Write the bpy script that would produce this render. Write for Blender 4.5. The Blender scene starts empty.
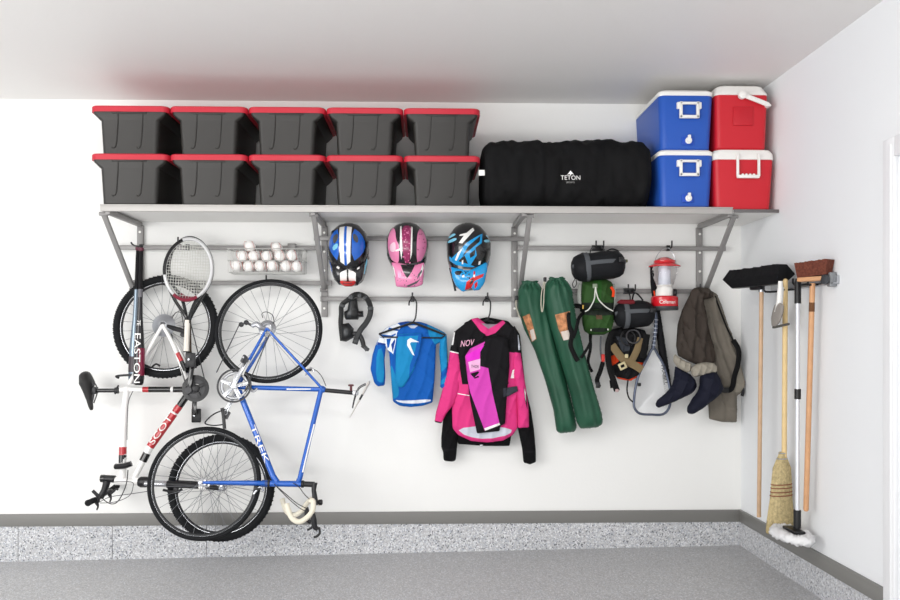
import bpy, bmesh, math, random
import numpy as np
from mathutils import Vector, Matrix, Quaternion
from mathutils.geometry import delaunay_2d_cdt
random.seed(7)
scn = bpy.context.scene
COL = scn.collection
PI = math.pi
# ---------------------------------------------------------------- camera
FPX, HZ, CAMD, CAMZ = 825.0, 338.0, 5.5, 1.393
TH = math.atan(0.0297)
cam = bpy.data.cameras.new('camera'); camo = bpy.data.objects.new('camera', cam); COL.objects.link(camo)
camo.location = (0, -CAMD, CAMZ); camo.rotation_euler = (PI/2, 0, -TH)
cam.sensor_width = 36; cam.lens = FPX/900*36; cam.shift_y = 38/900; cam.clip_start = .05
scn.camera = camo
# ---------------------------------------------------------------- world, lights, exposure
w = bpy.data.worlds.new('world'); scn.world = w; w.use_nodes = True
bg = w.node_tree.nodes['Background']; bg.inputs[0].default_value = (0.93, 0.96, 1.0, 1); bg.inputs[1].default_value = 0.85
def area(name, loc, target, sx, sy, power, color=(1,1,1)):
    l = bpy.data.lights.new(name, 'AREA'); l.shape = 'RECTANGLE'; l.size = sx; l.size_y = sy; l.energy = power; l.color = color
    o = bpy.data.objects.new(name, l); COL.objects.link(o); o.location = loc
    d = Vector(target)-Vector(loc); o.rotation_euler = d.to_track_quat('-Z', 'Y').to_euler(); return o
area('garage_door_daylight', (-4.6, -5.2, 1.7), (0.0, 0, 1.3), 3.2, 2.3, 170, (1, .985, .96))
area('ceiling_lamp_light', (-0.6, -3.6, 2.9), (-.4, -1.2, 0.6), 1.6, .6, 34, (1, .98, .95))
area('ceiling_fill_light', (-1.2, -7.2, .25), (-.6, -1.5, 3.0), 5.0, 1.2, 155, (1, .985, .965))  # added low fill that brightens the ceiling, standing in for daylit ground outside
vs = scn.view_settings; vs.view_transform = 'Standard'; vs.look = 'None'; vs.gamma = 1; vs.use_curve_mapping = False; vs.exposure = -0.09
# ---------------------------------------------------------------- pixel <-> place
CT, ST = math.cos(TH), math.sin(TH)
def P(px, py, y=0.0):
    u = (px-450)/FPX; v = (HZ-py)/FPX; t = (y+CAMD)/(CT-u*ST)
    return Vector((t*(ST+u*CT), y, CAMZ+t*v))
def PX(px, py, X):
    u = (px-450)/FPX; v = (HZ-py)/FPX; t = X/(ST+u*CT)
    return Vector((X, -CAMD+t*(CT-u*ST), CAMZ+t*v))
# ---------------------------------------------------------------- materials
def lin(h):
    h = h.lstrip('#'); c = [int(h[i:i+2], 16)/255 for i in (0, 2, 4)]
    return tuple((x/12.92 if x <= .04045 else ((x+.055)/1.055)**2.4) for x in c)+(1,)
MATS = {}
def mat(name, col, rough=.5, metal=0, bump=0, bscale=200, var=0, vscale=6, coat=0, trans=0, alpha=1, ior=1.45):
    if name in MATS: return MATS[name]
    m = bpy.data.materials.new(name); m.use_nodes = True; nt = m.node_tree; b = nt.nodes['Principled BSDF']
    c = lin(col); b.inputs['Base Color'].default_value = c; b.inputs['Roughness'].default_value = rough; b.inputs['Metallic'].default_value = metal
    b.inputs['Coat Weight'].default_value = coat; b.inputs['Specular IOR Level'].default_value = .18 if rough >= .58 else .5; b.inputs['Transmission Weight'].default_value = trans; b.inputs['Alpha'].default_value = alpha; b.inputs['IOR'].default_value = ior
    if bump or var:
        tc = nt.nodes.new('ShaderNodeTexCoord')
    if var:
        n = nt.nodes.new('ShaderNodeTexNoise'); n.inputs['Scale'].default_value = vscale; n.inputs['Detail'].default_value = 4
        nt.links.new(tc.outputs['Object'], n.inputs['Vector'])
        r = nt.nodes.new('ShaderNodeValToRGB'); r.color_ramp.elements[0].position = .3; r.color_ramp.elements[1].position = .7
        r.color_ramp.elements[0].color = tuple(x*(1-var) for x in c[:3])+(1,); r.color_ramp.elements[1].color = tuple(min(1, x*(1+var)) for x in c[:3])+(1,)
        nt.links.new(n.outputs['Fac'], r.inputs[0]); nt.links.new(r.outputs[0], b.inputs['Base Color'])
    if bump:
        n2 = nt.nodes.new('ShaderNodeTexNoise'); n2.inputs['Scale'].default_value = bscale; n2.inputs['Detail'].default_value = 3
        nt.links.new(tc.outputs['Object'], n2.inputs['Vector'])
        bp = nt.nodes.new('ShaderNodeBump'); bp.inputs['Strength'].default_value = bump; bp.inputs['Distance'].default_value = .004
        nt.links.new(n2.outputs['Fac'], bp.inputs['Height']); nt.links.new(bp.outputs[0], b.inputs['Normal'])
    MATS[name] = m; return m
def flake(name, base, cols, scale, rough, lo=.5, spec=.35):
    m = bpy.data.materials.new(name); m.use_nodes = True; nt = m.node_tree; b = nt.nodes['Principled BSDF']
    tc = nt.nodes.new('ShaderNodeTexCoord'); v = nt.nodes.new('ShaderNodeTexVoronoi'); v.inputs['Scale'].default_value = scale
    v.inputs['Randomness'].default_value = 1
    nt.links.new(tc.outputs['Object'], v.inputs['Vector'])
    sp = nt.nodes.new('ShaderNodeSeparateColor'); nt.links.new(v.outputs['Color'], sp.inputs[0])
    r = nt.nodes.new('ShaderNodeValToRGB'); r.color_ramp.interpolation = 'CONSTANT'
    e = r.color_ramp.elements; e[0].position = 0; e[0].color = lin(base); e.remove(e[1])
    n = len(cols); pos = lo
    for c, wt in cols:
        x = e.new(min(pos, .999)); x.color = lin(c); pos += wt
    nt.links.new(sp.outputs[0], r.inputs[0])
    nz = nt.nodes.new('ShaderNodeTexNoise'); nz.inputs['Scale'].default_value = 1.3; nz.inputs['Detail'].default_value = 5
    nt.links.new(tc.outputs['Object'], nz.inputs['Vector'])
    mr = nt.nodes.new('ShaderNodeMapRange'); mr.inputs[3].default_value = .9; mr.inputs[4].default_value = 1.08; nt.links.new(nz.outputs['Fac'], mr.inputs[0])
    mx = nt.nodes.new('ShaderNodeVectorMath'); mx.operation = 'SCALE'; nt.links.new(r.outputs[0], mx.inputs[0]); nt.links.new(mr.outputs[0], mx.inputs['Scale'])
    nt.links.new(mx.outputs[0], b.inputs['Base Color']); b.inputs['Roughness'].default_value = rough; b.inputs['Specular IOR Level'].default_value = spec
    bp = nt.nodes.new('ShaderNodeBump'); bp.inputs['Strength'].default_value = .25; bp.inputs['Distance'].default_value = .002
    nt.links.new(v.outputs['Distance'], bp.inputs['Height']); nt.links.new(bp.outputs[0], b.inputs['Normal'])
    MATS[name] = m; return m
wallm = mat('white wall paint', '#eeeeec', .75, bump=.15, bscale=60)
wallr = mat('white side wall paint', '#ebedef', .7, bump=.12, bscale=60)
ceilm = mat('ceiling paint', '#e9e7e5', .55, bump=.12, bscale=40)
trimm = mat('grey painted board', '#7b7a77', .45, bump=.05)
doorm = mat('white satin gloss', '#eeeff1', .5)
black = mat('black plastic', '#17171a', .4); blackm = mat('matte black', '#141416', .7, bump=.2, bscale=300); blacks = mat('glossy black', '#0c0c0e', .18, coat=.4)
dgrey = mat('dark grey plastic', '#3a3a3d', .45); rubber = mat('tyre rubber', '#1b1c1e', .75, bump=.3, bscale=150)
steel = mat('grey powder coated steel', '#8f8d8c', .42, .12); steell = mat('pale powder coated steel', '#c9c8c5', .4, .2)
chrome = mat('bright metal', '#b4b6ba', .24, .9); alu = mat('brushed aluminium', '#b9bbc0', .32, .85)
white = mat('white plastic', '#efeeea', .4); whitef = mat('white print', '#f4f3f0', .55)
red = mat('red plastic', '#c81f2d', .42); blue = mat('blue plastic', '#2456b4', .42)
# ---------------------------------------------------------------- mesh builder
ORG = {}
class MB:
    def __init__(s): s.v = []; s.f = []; s.m = []; s.mats = []; s.flat = []
    def mi(s, m):
        if m not in s.mats: s.mats.append(m)
        return s.mats.index(m)
    def add(s, vs, fs, m, flat=False):
        o = len(s.v); s.v += [Vector(x) for x in vs]; k = s.mi(m)
        for f in fs: s.f.append([i+o for i in f]); s.m.append(k); s.flat.append(flat)
    def box(s, c, size, m, rot=None, bev=0):
        bm = bmesh.new(); bmesh.ops.create_cube(bm, size=1)
        for v in bm.verts: v.co = Vector((v.co.x*size[0], v.co.y*size[1], v.co.z*size[2]))
        if bev: bmesh.ops.bevel(bm, geom=list(bm.edges), offset=bev, segments=2, affect='EDGES', profile=.5)
        R = rot if rot is not None else Matrix.Identity(3)
        s.add([R@v.co+Vector(c) for v in bm.verts], [[v.index for v in f.verts] for f in bm.faces], m, True) if s._idx(bm) else 0
        bm.free()
    def _idx(s, bm): bm.verts.index_update(); return True
    def bar(s, a, b, wd, th, m, up=(0, 0, 1), bev=0):
        a = Vector(a); b = Vector(b); z = (b-a); L = z.length; z.normalize(); x = Vector(up).cross(z)
        if x.length < 1e-4: x = Vector((1, 0, 0))
        x.normalize(); y = z.cross(x)
        R = Matrix((x, y, z)).transposed(); s.box((a+b)/2, (wd, th, L), m, R, bev)
    def tube(s, pts, r, m, n=8, closed=False, caps=True, sub=0, sq=1.0, nrm=None):
        pts = [Vector(p) for p in pts]; rs = list(r) if hasattr(r, '__len__') else [r]*len(pts)
        if sub:
            q = []; qr = []; N = len(pts)
            rng = range(N) if closed else range(N-1)
            for i in rng:
                g = lambda k: pts[k % N] if closed else pts[max(0, min(N-1, k))]
                p0, p1, p2, p3 = g(i-1), g(i), g(i+1), g(i+2); r1 = rs[i]; r2 = rs[(i+1) % N]
                for k in range(sub):
                    t = k/sub; q.append(.5*((2*p1)+(p2-p0)*t+(2*p0-5*p1+4*p2-p3)*t*t+(3*p1-p0-3*p2+p3)*t**3)); qr.append(r1+(r2-r1)*t)
            if not closed: q.append(pts[-1]); qr.append(rs[-1])
            pts, rs = q, qr
        N = len(pts); T = []
        for i in range(N):
            a = pts[(i-1) % N] if (closed or i > 0) else pts[0]; b = pts[(i+1) % N] if (closed or i < N-1) else pts[-1]
            d = b-a; T.append(d.normalized() if d.length > 1e-9 else Vector((0, 0, 1)))
        u = Vector(nrm) if nrm is not None else (Vector((0, 1, 0)) if abs(T[0].y) < .9 else Vector((1, 0, 0)))
        vs = []
        for i in range(N):
            if nrm is not None: u = Vector(nrm)
            u = (u-T[i]*u.dot(T[i])); u.normalize(); w_ = T[i].cross(u)
            for k in range(n):
                a = 2*PI*k/n; vs.append(pts[i]+(u*math.cos(a)*sq+w_*math.sin(a))*rs[i])
        fs = []
        for i in range(N if closed else N-1):
            j = (i+1) % N
            for k in range(n): l = (k+1) % n; fs.append([i*n+k, i*n+l, j*n+l, j*n+k])
        if caps and not closed: fs.append(list(range(n))[::-1]); fs.append([(N-1)*n+k for k in range(n)])
        s.add(vs, fs, m)
    def strap(s, pts, wd, th, m, sub=5, nrm=(0, 1, 0)):
        s.tube(pts, wd/2, m, 8, sub=sub, sq=th/wd, nrm=nrm)
    def lathe(s, o, ax, prof, m, n=20, caps=True):
        o = Vector(o); ax = Vector(ax).normalized(); u = Vector((1, 0, 0)) if abs(ax.x) < .9 else Vector((0, 1, 0)); u = (u-ax*u.dot(ax)).normalized(); w_ = ax.cross(u)
        vs = []; fs = []
        for (r, h) in prof:
            for k in range(n): a = 2*PI*k/n; vs.append(o+ax*h+(u*math.cos(a)+w_*math.sin(a))*r)
        for i in range(len(prof)-1):
            for k in range(n): l = (k+1) % n; fs.append([i*n+k, i*n+l, (i+1)*n+l, (i+1)*n+k])
        if caps:
            if prof[0][0] > 1e-5: fs.append(list(range(n))[::-1])
            if prof[-1][0] > 1e-5: fs.append([(len(prof)-1)*n+k for k in range(n)])
        s.add(vs, fs, m)
    def torus(s, c, nrm, R, r, m, N=64, n=8, sq=1.0):
        nrm = Vector(nrm).normalized(); u = Vector((1, 0, 0)); u = (u-nrm*u.dot(nrm)).normalized(); w_ = nrm.cross(u); vs = []; fs = []
        for i in range(N):
            a = 2*PI*i/N; d = u*math.cos(a)+w_*math.sin(a)
            for k in range(n): b = 2*PI*k/n; vs.append(Vector(c)+d*(R+r*sq*math.cos(b))+nrm*r*math.sin(b))
        for i in range(N):
            j = (i+1) % N
            for k in range(n): l = (k+1) % n; fs.append([i*n+k, i*n+l, j*n+l, j*n+k])
        s.add(vs, fs, m)
    def ball(s, c, r, m, n=16, sc=(1, 1, 1)):
        prof = [(math.sin(PI*i/(n//2))*1.0, -math.cos(PI*i/(n//2))) for i in range(n//2+1)]
        b = MB(); b.lathe((0, 0, 0), (0, 0, 1), prof, m, n, False)
        s.add([Vector(c)+Vector((v.x*r*sc[0], v.y*r*sc[1], v.z*r*sc[2])) for v in b.v], b.f, m)
    def rr(s, rings, m, n=5, capb=True, capt=True, flat=False):
        """loft of rounded rectangles: (cx,cy,z,w,d,r)"""
        vs = []; N = 4*(n+1)
        for (cx, cy, z, w_, d, r) in rings:
            for q, (sx, sy) in enumerate(((1, 1), (-1, 1), (-1, -1), (1, -1))):
                for k in range(n+1):
                    a = PI/2*q+PI/2*k/n; vs.append((cx+sx*(w_/2-r)+r*math.cos(a), cy+sy*(d/2-r)+r*math.sin(a), z))
        fs = []
        for i in range(len(rings)-1):
            for k in range(N): l = (k+1) % N; fs.append([i*N+k, i*N+l, (i+1)*N+l, (i+1)*N+k])
        if capb: fs.append(list(range(N))[::-1])
        if capt: fs.append([(len(rings)-1)*N+k for k in range(N)])
        s.add(vs, fs, m, flat)
    def build(s, name, parent=None, crease=35, smooth=True):
        me = bpy.data.meshes.new(name); o = bpy.data.objects.new(name, me); COL.objects.link(o)
        org = Vector((0, 0, 0))
        if parent is not None: o.parent = parent; org = ORG.get(parent.name, org)
        elif s.v:
            mn = Vector((min(v.x for v in s.v), min(v.y for v in s.v), min(v.z for v in s.v))); mx = Vector((max(v.x for v in s.v), max(v.y for v in s.v), 0))
            org = Vector(((mn.x+mx.x)/2, (mn.y+mx.y)/2, mn.z)); o.location = org
        ORG[o.name] = org
        me.from_pydata([v-org for v in s.v], [], s.f)
        for m in s.mats: me.materials.append(m)
        me.polygons.foreach_set('material_index', s.m)
        bm = bmesh.new(); bm.from_mesh(me); bmesh.ops.recalc_face_normals(bm, faces=bm.faces)
        for e in bm.edges:
            if len(e.link_faces) == 2 and e.calc_face_angle(0) > math.radians(crease): e.smooth = False
        for f in bm.faces: f.smooth = smooth
        bm.to_mesh(me); bm.free(); me.update(); return o
def tag(o, label=None, cat=None, group=None, kind=None):
    if label: o['label'] = label
    if cat: o['category'] = cat
    if group: o['group'] = group
    if kind: o['kind'] = kind
    return o
def thing(name, label, cat, loc, group=None):
    o = bpy.data.objects.new(name, None); COL.objects.link(o); o.location = loc; o.empty_display_size = .1; ORG[o.name] = Vector(loc); return tag(o, label, cat, group)
def copy_tree(o, delta=None, label=None, parent=None):
    c = o.copy(); COL.objects.link(c)
    if parent is not None: c.parent = parent
    if delta is not None: c.location = o.location+Vector(delta)
    if label: c['label'] = label
    ORG[c.name] = ORG[o.name]+(Vector(delta) if delta is not None else Vector((0, 0, 0)))
    for ch in [x for x in bpy.data.objects if x.parent == o]: copy_tree(ch, None, None, c)
    return c
def struct(name, mb): o = mb.build(name); o['kind'] = 'structure'; return o
# text: glyph mesh laid on a surface facing the viewer; c centre, ang in plane, w,h size, wrap radius
def text(st, c, w_, h, m, ang=0, wrap=0, th=.0015, nrm=(0, -1, 0), mb=None, slant=0, dirv=None, fine=False):
    cu = bpy.data.curves.new('t', 'FONT'); cu.body = st; cu.align_x = 'CENTER'; cu.resolution_u = 3; ob = bpy.data.objects.new('t', cu); COL.objects.link(ob)
    dg = bpy.context.evaluated_depsgraph_get(); me = bpy.data.meshes.new_from_object(ob.evaluated_get(dg))
    vs = [v.co.copy() for v in me.vertices]; fs = [list(p.vertices) for p in me.polygons]
    bpy.data.objects.remove(ob); bpy.data.curves.remove(cu); bpy.data.meshes.remove(me)
    if wrap or fine:
        bm = bmesh.new(); bv = [bm.verts.new(v) for v in vs]
        for f in fs:
            try: bm.faces.new([bv[i] for i in f])
            except ValueError: pass
        bmesh.ops.triangulate(bm, faces=bm.faces[:])
        for _ in range(3):
            es = [e for e in bm.edges if e.calc_length() > .14]
            if es: bmesh.ops.subdivide_edges(bm, edges=es, cuts=1); bmesh.ops.triangulate(bm, faces=bm.faces[:])
        bm.verts.index_update(); vs = [v.co.copy() for v in bm.verts]; fs = [[v.index for v in f.verts] for f in bm.faces]; bm.free()
    x0, x1 = min(v.x for v in vs), max(v.x for v in vs); y0, y1 = min(v.y for v in vs), max(v.y for v in vs)
    n = Vector(nrm).normalized(); X = Vector((0, 0, 1)).cross(n); X = Vector((1, 0, 0)) if X.length < .01 else X.normalized(); Y = n.cross(X)
    if dirv is not None:
        X = Vector(dirv).normalized(); n = (n-X*n.dot(X)).normalized(); Y = n.cross(X); ang = 0
    out = []
    for v in vs:
        a = ((v.x-x0)/(x1-x0)-.5)*w_; b = ((v.y-y0)/(y1-y0)-.5)*h; a += b*slant
        dp = (wrap-math.sqrt(max(0, wrap*wrap-b*b))) if wrap else 0
        aa = a*math.cos(ang)-b*math.sin(ang); bb = a*math.sin(ang)+b*math.cos(ang)
        out.append(Vector(c)+X*aa+Y*bb-n*dp)
    mb = mb or MB(); mb.add(out, fs, m); k = len(mb.f)
    return mb
# ---------------------------------------------------------------- inflated outlines (bags, clothes, shells)
def chaikin(p, it=1, closed=True):
    for _ in range(it):
        q = []; n = len(p)
        for i in range(n if closed else n-1):
            a = p[i]; b = p[(i+1) % n]; q.append((a[0]*.75+b[0]*.25, a[1]*.75+b[1]*.25)); q.append((a[0]*.25+b[0]*.75, a[1]*.25+b[1]*.75))
        if not closed: q = [p[0]]+q+[p[-1]]
        p = q
    return p
def resamp(p, step):
    q = []
    for i in range(len(p)):
        a = p[i]; b = p[(i+1) % len(p)]; L = math.hypot(b[0]-a[0], b[1]-a[1]); k = max(1, int(L/step))
        for j in range(k): q.append((a[0]+(b[0]-a[0])*j/k, a[1]+(b[1]-a[1])*j/k))
    return q
def inpoly(p, X, Y):
    r = np.zeros(X.shape, bool); n = len(p)
    for i in range(n):
        x1, y1 = p[i]; x2, y2 = p[(i+1) % n]
        if y1 == y2: continue
        c = ((y1 > Y) != (y2 > Y)) & (X < (x2-x1)*(Y-y1)/(y2-y1)+x1); r ^= c
    return r
def puff(outline, y0, T, m, zones=(), L=4.0, back=.25, sm=1, step=1.6, folds=None, mb=None, plane=None, tilt=None, nrm=(0, -1, 0)):
    """outline in photo pixels taken at depth y0 -> a closed, filled-out volume T metres thick; zones: (polygon, material)"""
    mb = mb or MB(); pl = plane or (lambda x, y: P(x, y, y0 if tilt is None else y0+tilt(x, y)))
    nrm = Vector(nrm).normalized()
    o = resamp(chaikin(resamp(outline, 3.2), sm) if sm else outline, step)
    zs = [(resamp(chaikin(z, zsm) if zsm else z, step), zm) for (z, zm, *r) in zones for zsm in [r[0] if r else 0]]
    pts = list(o); edges = [(i, (i+1) % len(o)) for i in range(len(o))]
    for z, _ in zs:
        b = len(pts); pts += z; edges += [(b+i, b+(i+1) % len(z)) for i in range(len(z))]
    xs = [p[0] for p in o]; ys = [p[1] for p in o]; x0, x1, ya, yb = min(xs), max(xs), min(ys), max(ys)
    gx, gy = np.meshgrid(np.arange(x0, x1, step), np.arange(ya, yb, step*.87)); gx = gx+((np.arange(gx.shape[0]) % 2)*step/2)[:, None]
    ins = inpoly(o, gx, gy); pts += [(float(a), float(b)) for a, b in zip(gx[ins], gy[ins])]
    vv, ee, ff, *_ = delaunay_2d_cdt([Vector(p) for p in pts], edges, [], 0, 1e-4)
    V = np.array([(v.x, v.y) for v in vv]); C = np.array([V[list(f)].mean(0) for f in ff])
    keep = inpoly(o, C[:, 0], C[:, 1]); zi = np.full(len(ff), -1)
    for k, (z, _) in enumerate(zs): zi[inpoly(z, C[:, 0], C[:, 1])] = k
    # screened Poisson height
    g = max(.5, min(1.0, (x1-x0)/24)); nx = int((x1-x0)/g)+5; ny = int((yb-ya)/g)+5
    GX, GY = np.meshgrid(x0-2*g+np.arange(nx)*g, ya-2*g+np.arange(ny)*g); M = inpoly(o, GX, GY); u = np.zeros(M.shape); lam = (g/L)**2
    for _ in range(int(60+14*min(L/g, 22)**1.35)):
        s_ = np.zeros_like(u); s_[1:-1, 1:-1] = u[:-2, 1:-1]+u[2:, 1:-1]+u[1:-1, :-2]+u[1:-1, 2:]; u = np.where(M, (s_+lam)/(4+lam), 0)
    u /= max(u.max(), 1e-9)
    fx = np.clip((V[:, 0]-GX[0, 0])/g, 0, nx-1.001); fy = np.clip((V[:, 1]-GY[0, 0])/g, 0, ny-1.001); ix = fx.astype(int); iy = fy.astype(int); tx = fx-ix; ty = fy-iy
    h = u[iy, ix]*(1-tx)*(1-ty)+u[iy, ix+1]*tx*(1-ty)+u[iy+1, ix]*(1-tx)*ty+u[iy+1, ix+1]*tx*ty
    fk = [list(f) for f, k in zip(ff, keep) if k]; zk = [z for z, k in zip(zi, keep) if k]
    used = sorted({i for f in fk for i in f}); cnt = {}
    for f in fk:
        for a, b in zip(f, f[1:]+f[:1]): cnt[frozenset((a, b))] = cnt.get(frozenset((a, b)), 0)+1
    bnd = {i for e, c in cnt.items() if c == 1 for i in e}
    hh = {}
    for i in used:
        q = 0 if i in bnd else math.sqrt(max(float(h[i]), 0)); f_ = 0
        if folds is not None and i not in bnd: f_ = folds(V[i][0], V[i][1])*min(1, q*1.5)
        hh[i] = (q*T+f_, q*T*back)
    fi = {}; bi = {}; vs = []
    for i in used:
        p = pl(V[i][0], V[i][1]); fi[i] = len(vs); vs.append(p+nrm*hh[i][0])
        if i in bnd: bi[i] = fi[i]
        else: bi[i] = len(vs); vs.append(p-nrm*hh[i][1])
    base = len(mb.v); mb.v += vs; k0 = mb.mi(m)
    for f, z in zip(fk, zk):
        k = k0 if z < 0 else mb.mi(zs[z][1])
        mb.f.append([base+fi[i] for i in f]); mb.m.append(k); mb.flat.append(False)
        q = [base+bi[i] for i in f][::-1]
        if set(q) != set(base+fi[i] for i in f): mb.f.append(q); mb.m.append(k); mb.flat.append(False)
    return mb
def rect(x0, y0, x1, y1): return [(x0, y0), (x1, y0), (x1, y1), (x0, y1)]
# ================================================================= SETTING
XR = PX(740.7, 509, 2.1255).x
SLOPE = .0151
fm = flake('epoxy floor with fine flakes', '#b3b2b2', [('#d3d3d5', .12), ('#98999c', .12), ('#bdc0c6', .12), ('#a6a6a8', .1)], 170, .42, .5)
sm_ = flake('light epoxy flake on the stem wall', '#bcbcbe', [('#dcdddf', .17), ('#94969b', .1), ('#adb1ba', .12), ('#63656b', .05), ('#c8cacd', .1)], 140, .4, .42)
XL = -4.6; YN = -6.6
def fz(x): return -SLOPE*(2.1255-x)
b = MB(); b.add([(XL, .05, fz(XL)), (XR+.05, .05, fz(XR)), (XR+.05, YN, fz(XR)), (XL, YN, fz(XL)), (XL, .05, -.4), (XR+.05, .05, -.4), (XR+.05, YN, -.4), (XL, YN, -.4)],
      [[0, 1, 2, 3], [4, 5, 6, 7], [0, 1, 5, 4], [2, 3, 7, 6], [1, 2, 6, 5], [3, 0, 4, 7]], fm, True); struct('floor', b)
CZ = 2.963
b = MB(); b.box(((XL+XR)/2, YN/2, CZ+.05), (XR-XL+.2, -YN+.2, .1), ceilm); struct('ceiling', b)
b = MB(); b.box(((XL+XR)/2, .05, (CZ-.3)/2), (XR-XL+.2, .1, CZ+.3), wallm); struct('wall_back', b)
d0, d1, dz = PX(887, 300, XR).y-.09, PX(887, 300, XR).y-.09-.86, PX(887, 141, XR).z-.09
b = MB(); b.box((XR+.05, d0/2, (CZ-.3)/2), (.1, -d0, CZ+.3), wallr); b.box((XR+.05, (d1+YN)/2, (CZ-.3)/2), (.1, d1-YN, CZ+.3), wallr)
b.box((XR+.05, (d0+d1)/2, (CZ+dz)/2), (.1, d0-d1, CZ-dz), wallr); struct('wall_right', b)
# painted board and flaked stem wall, running round the corner
zt, zb = .238, .158
b = MB(); b.box(((XL+XR)/2, -.009, (zt+zb)/2), (XR-XL, .018, zt-zb), trimm, bev=.002); struct('baseboard_back', b)
b = MB(); b.box((XR-.009, (d0+.09)/2-.009, (zt+zb)/2), (.018, -(d0+.09)-.018, zt-zb), trimm, bev=.002); struct('baseboard_right', b)
seams = [P(x, 540, 0).x for x in (19, 113, 207)]+[P(x, 540, 0).x for x in (-75,)]
edges = sorted([XL]+seams+[XR]); b = MB()
for a, c in zip(edges, edges[1:]): b.box(((a+c)/2, -.006, (zb-.2)/2), (c-a-.004, .012, zb+.2), sm_)
struct('trim_1', b)
b = MB(); b.box((XR-.006, (d0+.09)/2-.006, (zb-.2)/2), (.012, -(d0+.09)-.012, zb+.2), sm_); struct('trim_2', b)
b = MB()
b.box((XR-.01, d0+.045, dz/2+.045), (.02, .09, dz+.09), doorm, bev=.004); b.box((XR-.021, d0+.03, dz/2+.03), (.006, .022, dz+.06), doorm, bev=.003)
b.box((XR-.01, d1-.045, dz/2+.045), (.02, .09, dz+.09), doorm, bev=.004); b.box((XR-.01, (d0+d1)/2, dz+.045), (.02, d0-d1, .09), doorm, bev=.004)
b.box((XR+.06, d0-.008, dz/2), (.1, .016, dz), doorm); b.box((XR+.06, d1+.008, dz/2), (.1, .016, dz), doorm); struct('trim_3', b)
b = MB(); b.box((XR+.04, (d0+d1)/2, dz/2), (.036, d0-d1-.036, dz-.01), doorm, bev=.002)
for (za, zc) in ((.25, .85), (1.0, 1.95)):
    for k in (0, 1):
        yc = d0-.12-.17-k*.38; b.box((XR+.02, yc, (za+zc)/2), (.012, .3, zc-za), doorm, bev=.005)
dr = struct('door_1', b); b = MB(); b.lathe((XR+.02, d1+.09, 1.0), (-1, 0, 0), [(.025, 0), (.025, .008), (.01, .012), (.01, .035), (.026, .045), (.026, .06), (.0, .068)], alu, 16); b.build('door_knob', dr)
# ================================================================= SHELF
SF = -.6                                  # front of the shelf
zs_ = P(420, 205.6, SF).z                 # top of the deck
xl, xr = P(100, 205, SF).x, P(733, 207, SF).x
shelfm = mat('pale grey shelf deck', '#b3b0ad', .45, .05, bump=.05); deckm = mat('shelf underside with floor bounce', '#f0efec', .5)  # deck colour whitened to carry light bounced up from the floor
sh = thing('wall_shelf', 'long grey steel wall shelf carrying the totes and duffel, with three brackets rows below', 'shelf', (0, -.3, zs_-.04))
sh['label'] = 'long steel wall shelf on angled brackets carrying the totes, duffel and blue coolers'
b = MB(); b.box(((xl+xr)/2, -.3, zs_-.012), (xr-xl, .59, .016), deckm); b.build('deck', sh)
b = MB(); b.box(((xl+xr)/2, SF+.012, zs_-.0205), (xr-xl, .022, .04), shelfm, bev=.003); b.box(((xl+xr)/2, SF+.004, zs_-.004), (xr-xl, .016, .007), shelfm, bev=.002)
for x in (xl+.008, xr-.008): b.box((x, -.3, zs_-.02), (.014, .59, .036), shelfm)
b.build('front_edge', sh)
def bracket(pu, zb_, sx):
    """steel bracket: wall upright, arm under the deck, diagonal strut in front"""
    x = P(pu, 260, 0).x; zt_ = zs_-.045; zl = P(pu, zb_, 0).z
    b = MB(); b.box((x, -.014, (zt_+zl)/2), (.04, .026, zt_-zl), steel, bev=.003); up = b.build('bracket', sh)
    for k in range(5): b = MB(); z = zt_-.045-k*.125; b.lathe((x, -.027, z), (0, -1, 0), [(.008, 0), (.008, .003), (.0, .004)], white, 10); b.build('screw', up)
    b = MB(); b.box((x, -.3, zt_+.004), (.028, .56, .03), steel, bev=.003); b.build('arm', up)
    xo = x+sx; b = MB(); b.bar((xo, SF+.05, zt_), (xo, -.045, P(pu, 290, -.04).z), .03, .02, steel, up=(0, 1, 0), bev=.003)
    b.lathe((xo-.025, SF+.055, zt_-.004), (1, 0, 0), [(.012, 0), (.012, .05)], steel, 10); b.lathe((xo-.025, -.045, P(pu, 290, -.04).z), (1, 0, 0), [(.012, 0), (.012, .05)], steel, 10)
    b.build('strut', up)
for pu, zb_, sx in ((141.3, 292, -.035), (324.8, 317, .0), (514.2, 317, .035), (698.4, 300, .035)): bracket(pu, zb_, sx)
def rail(x0, x1, py):
    a = P(x0, py, -.045); c = P(x1, py, -.045); b = MB(); b.box(((a.x+c.x)/2, -.042, a.z), (c.x-a.x, .024, .029), steel, bev=.004)
    b.box((a.x+.003, -.042, a.z), (.012, .03, .034), steel, bev=.003); b.box((c.x-.003, -.042, a.z), (.012, .03, .034), steel, bev=.003)
    return b.build('rail', sh)
for r in ((117, 322, 247.4), (134, 331.5, 282.8), (314.5, 529, 238.2), (321, 514, 299), (518, 725, 248), (518, 699, 291)): rail(*r)
# corner shelf
zc_ = P(756, 209.6, SF).z
b = MB(); b.box(((xr+.004+XR-.003)/2, -.3, zc_-.009), (XR-.003-xr-.004, .595, .018), deckm); cs = b.build('corner_shelf'); tag(cs, 'short corner shelf holding the two red coolers against the right wall', 'shelf')
b = MB(); b.box(((xr+.004+XR-.003)/2, SF-.002, zc_-.009), (XR-.003-xr-.004, .01, .02), mat('dark shelf edge', '#6f6c6c', .4, .3), bev=.002); b.build('front_edge', cs)
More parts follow.
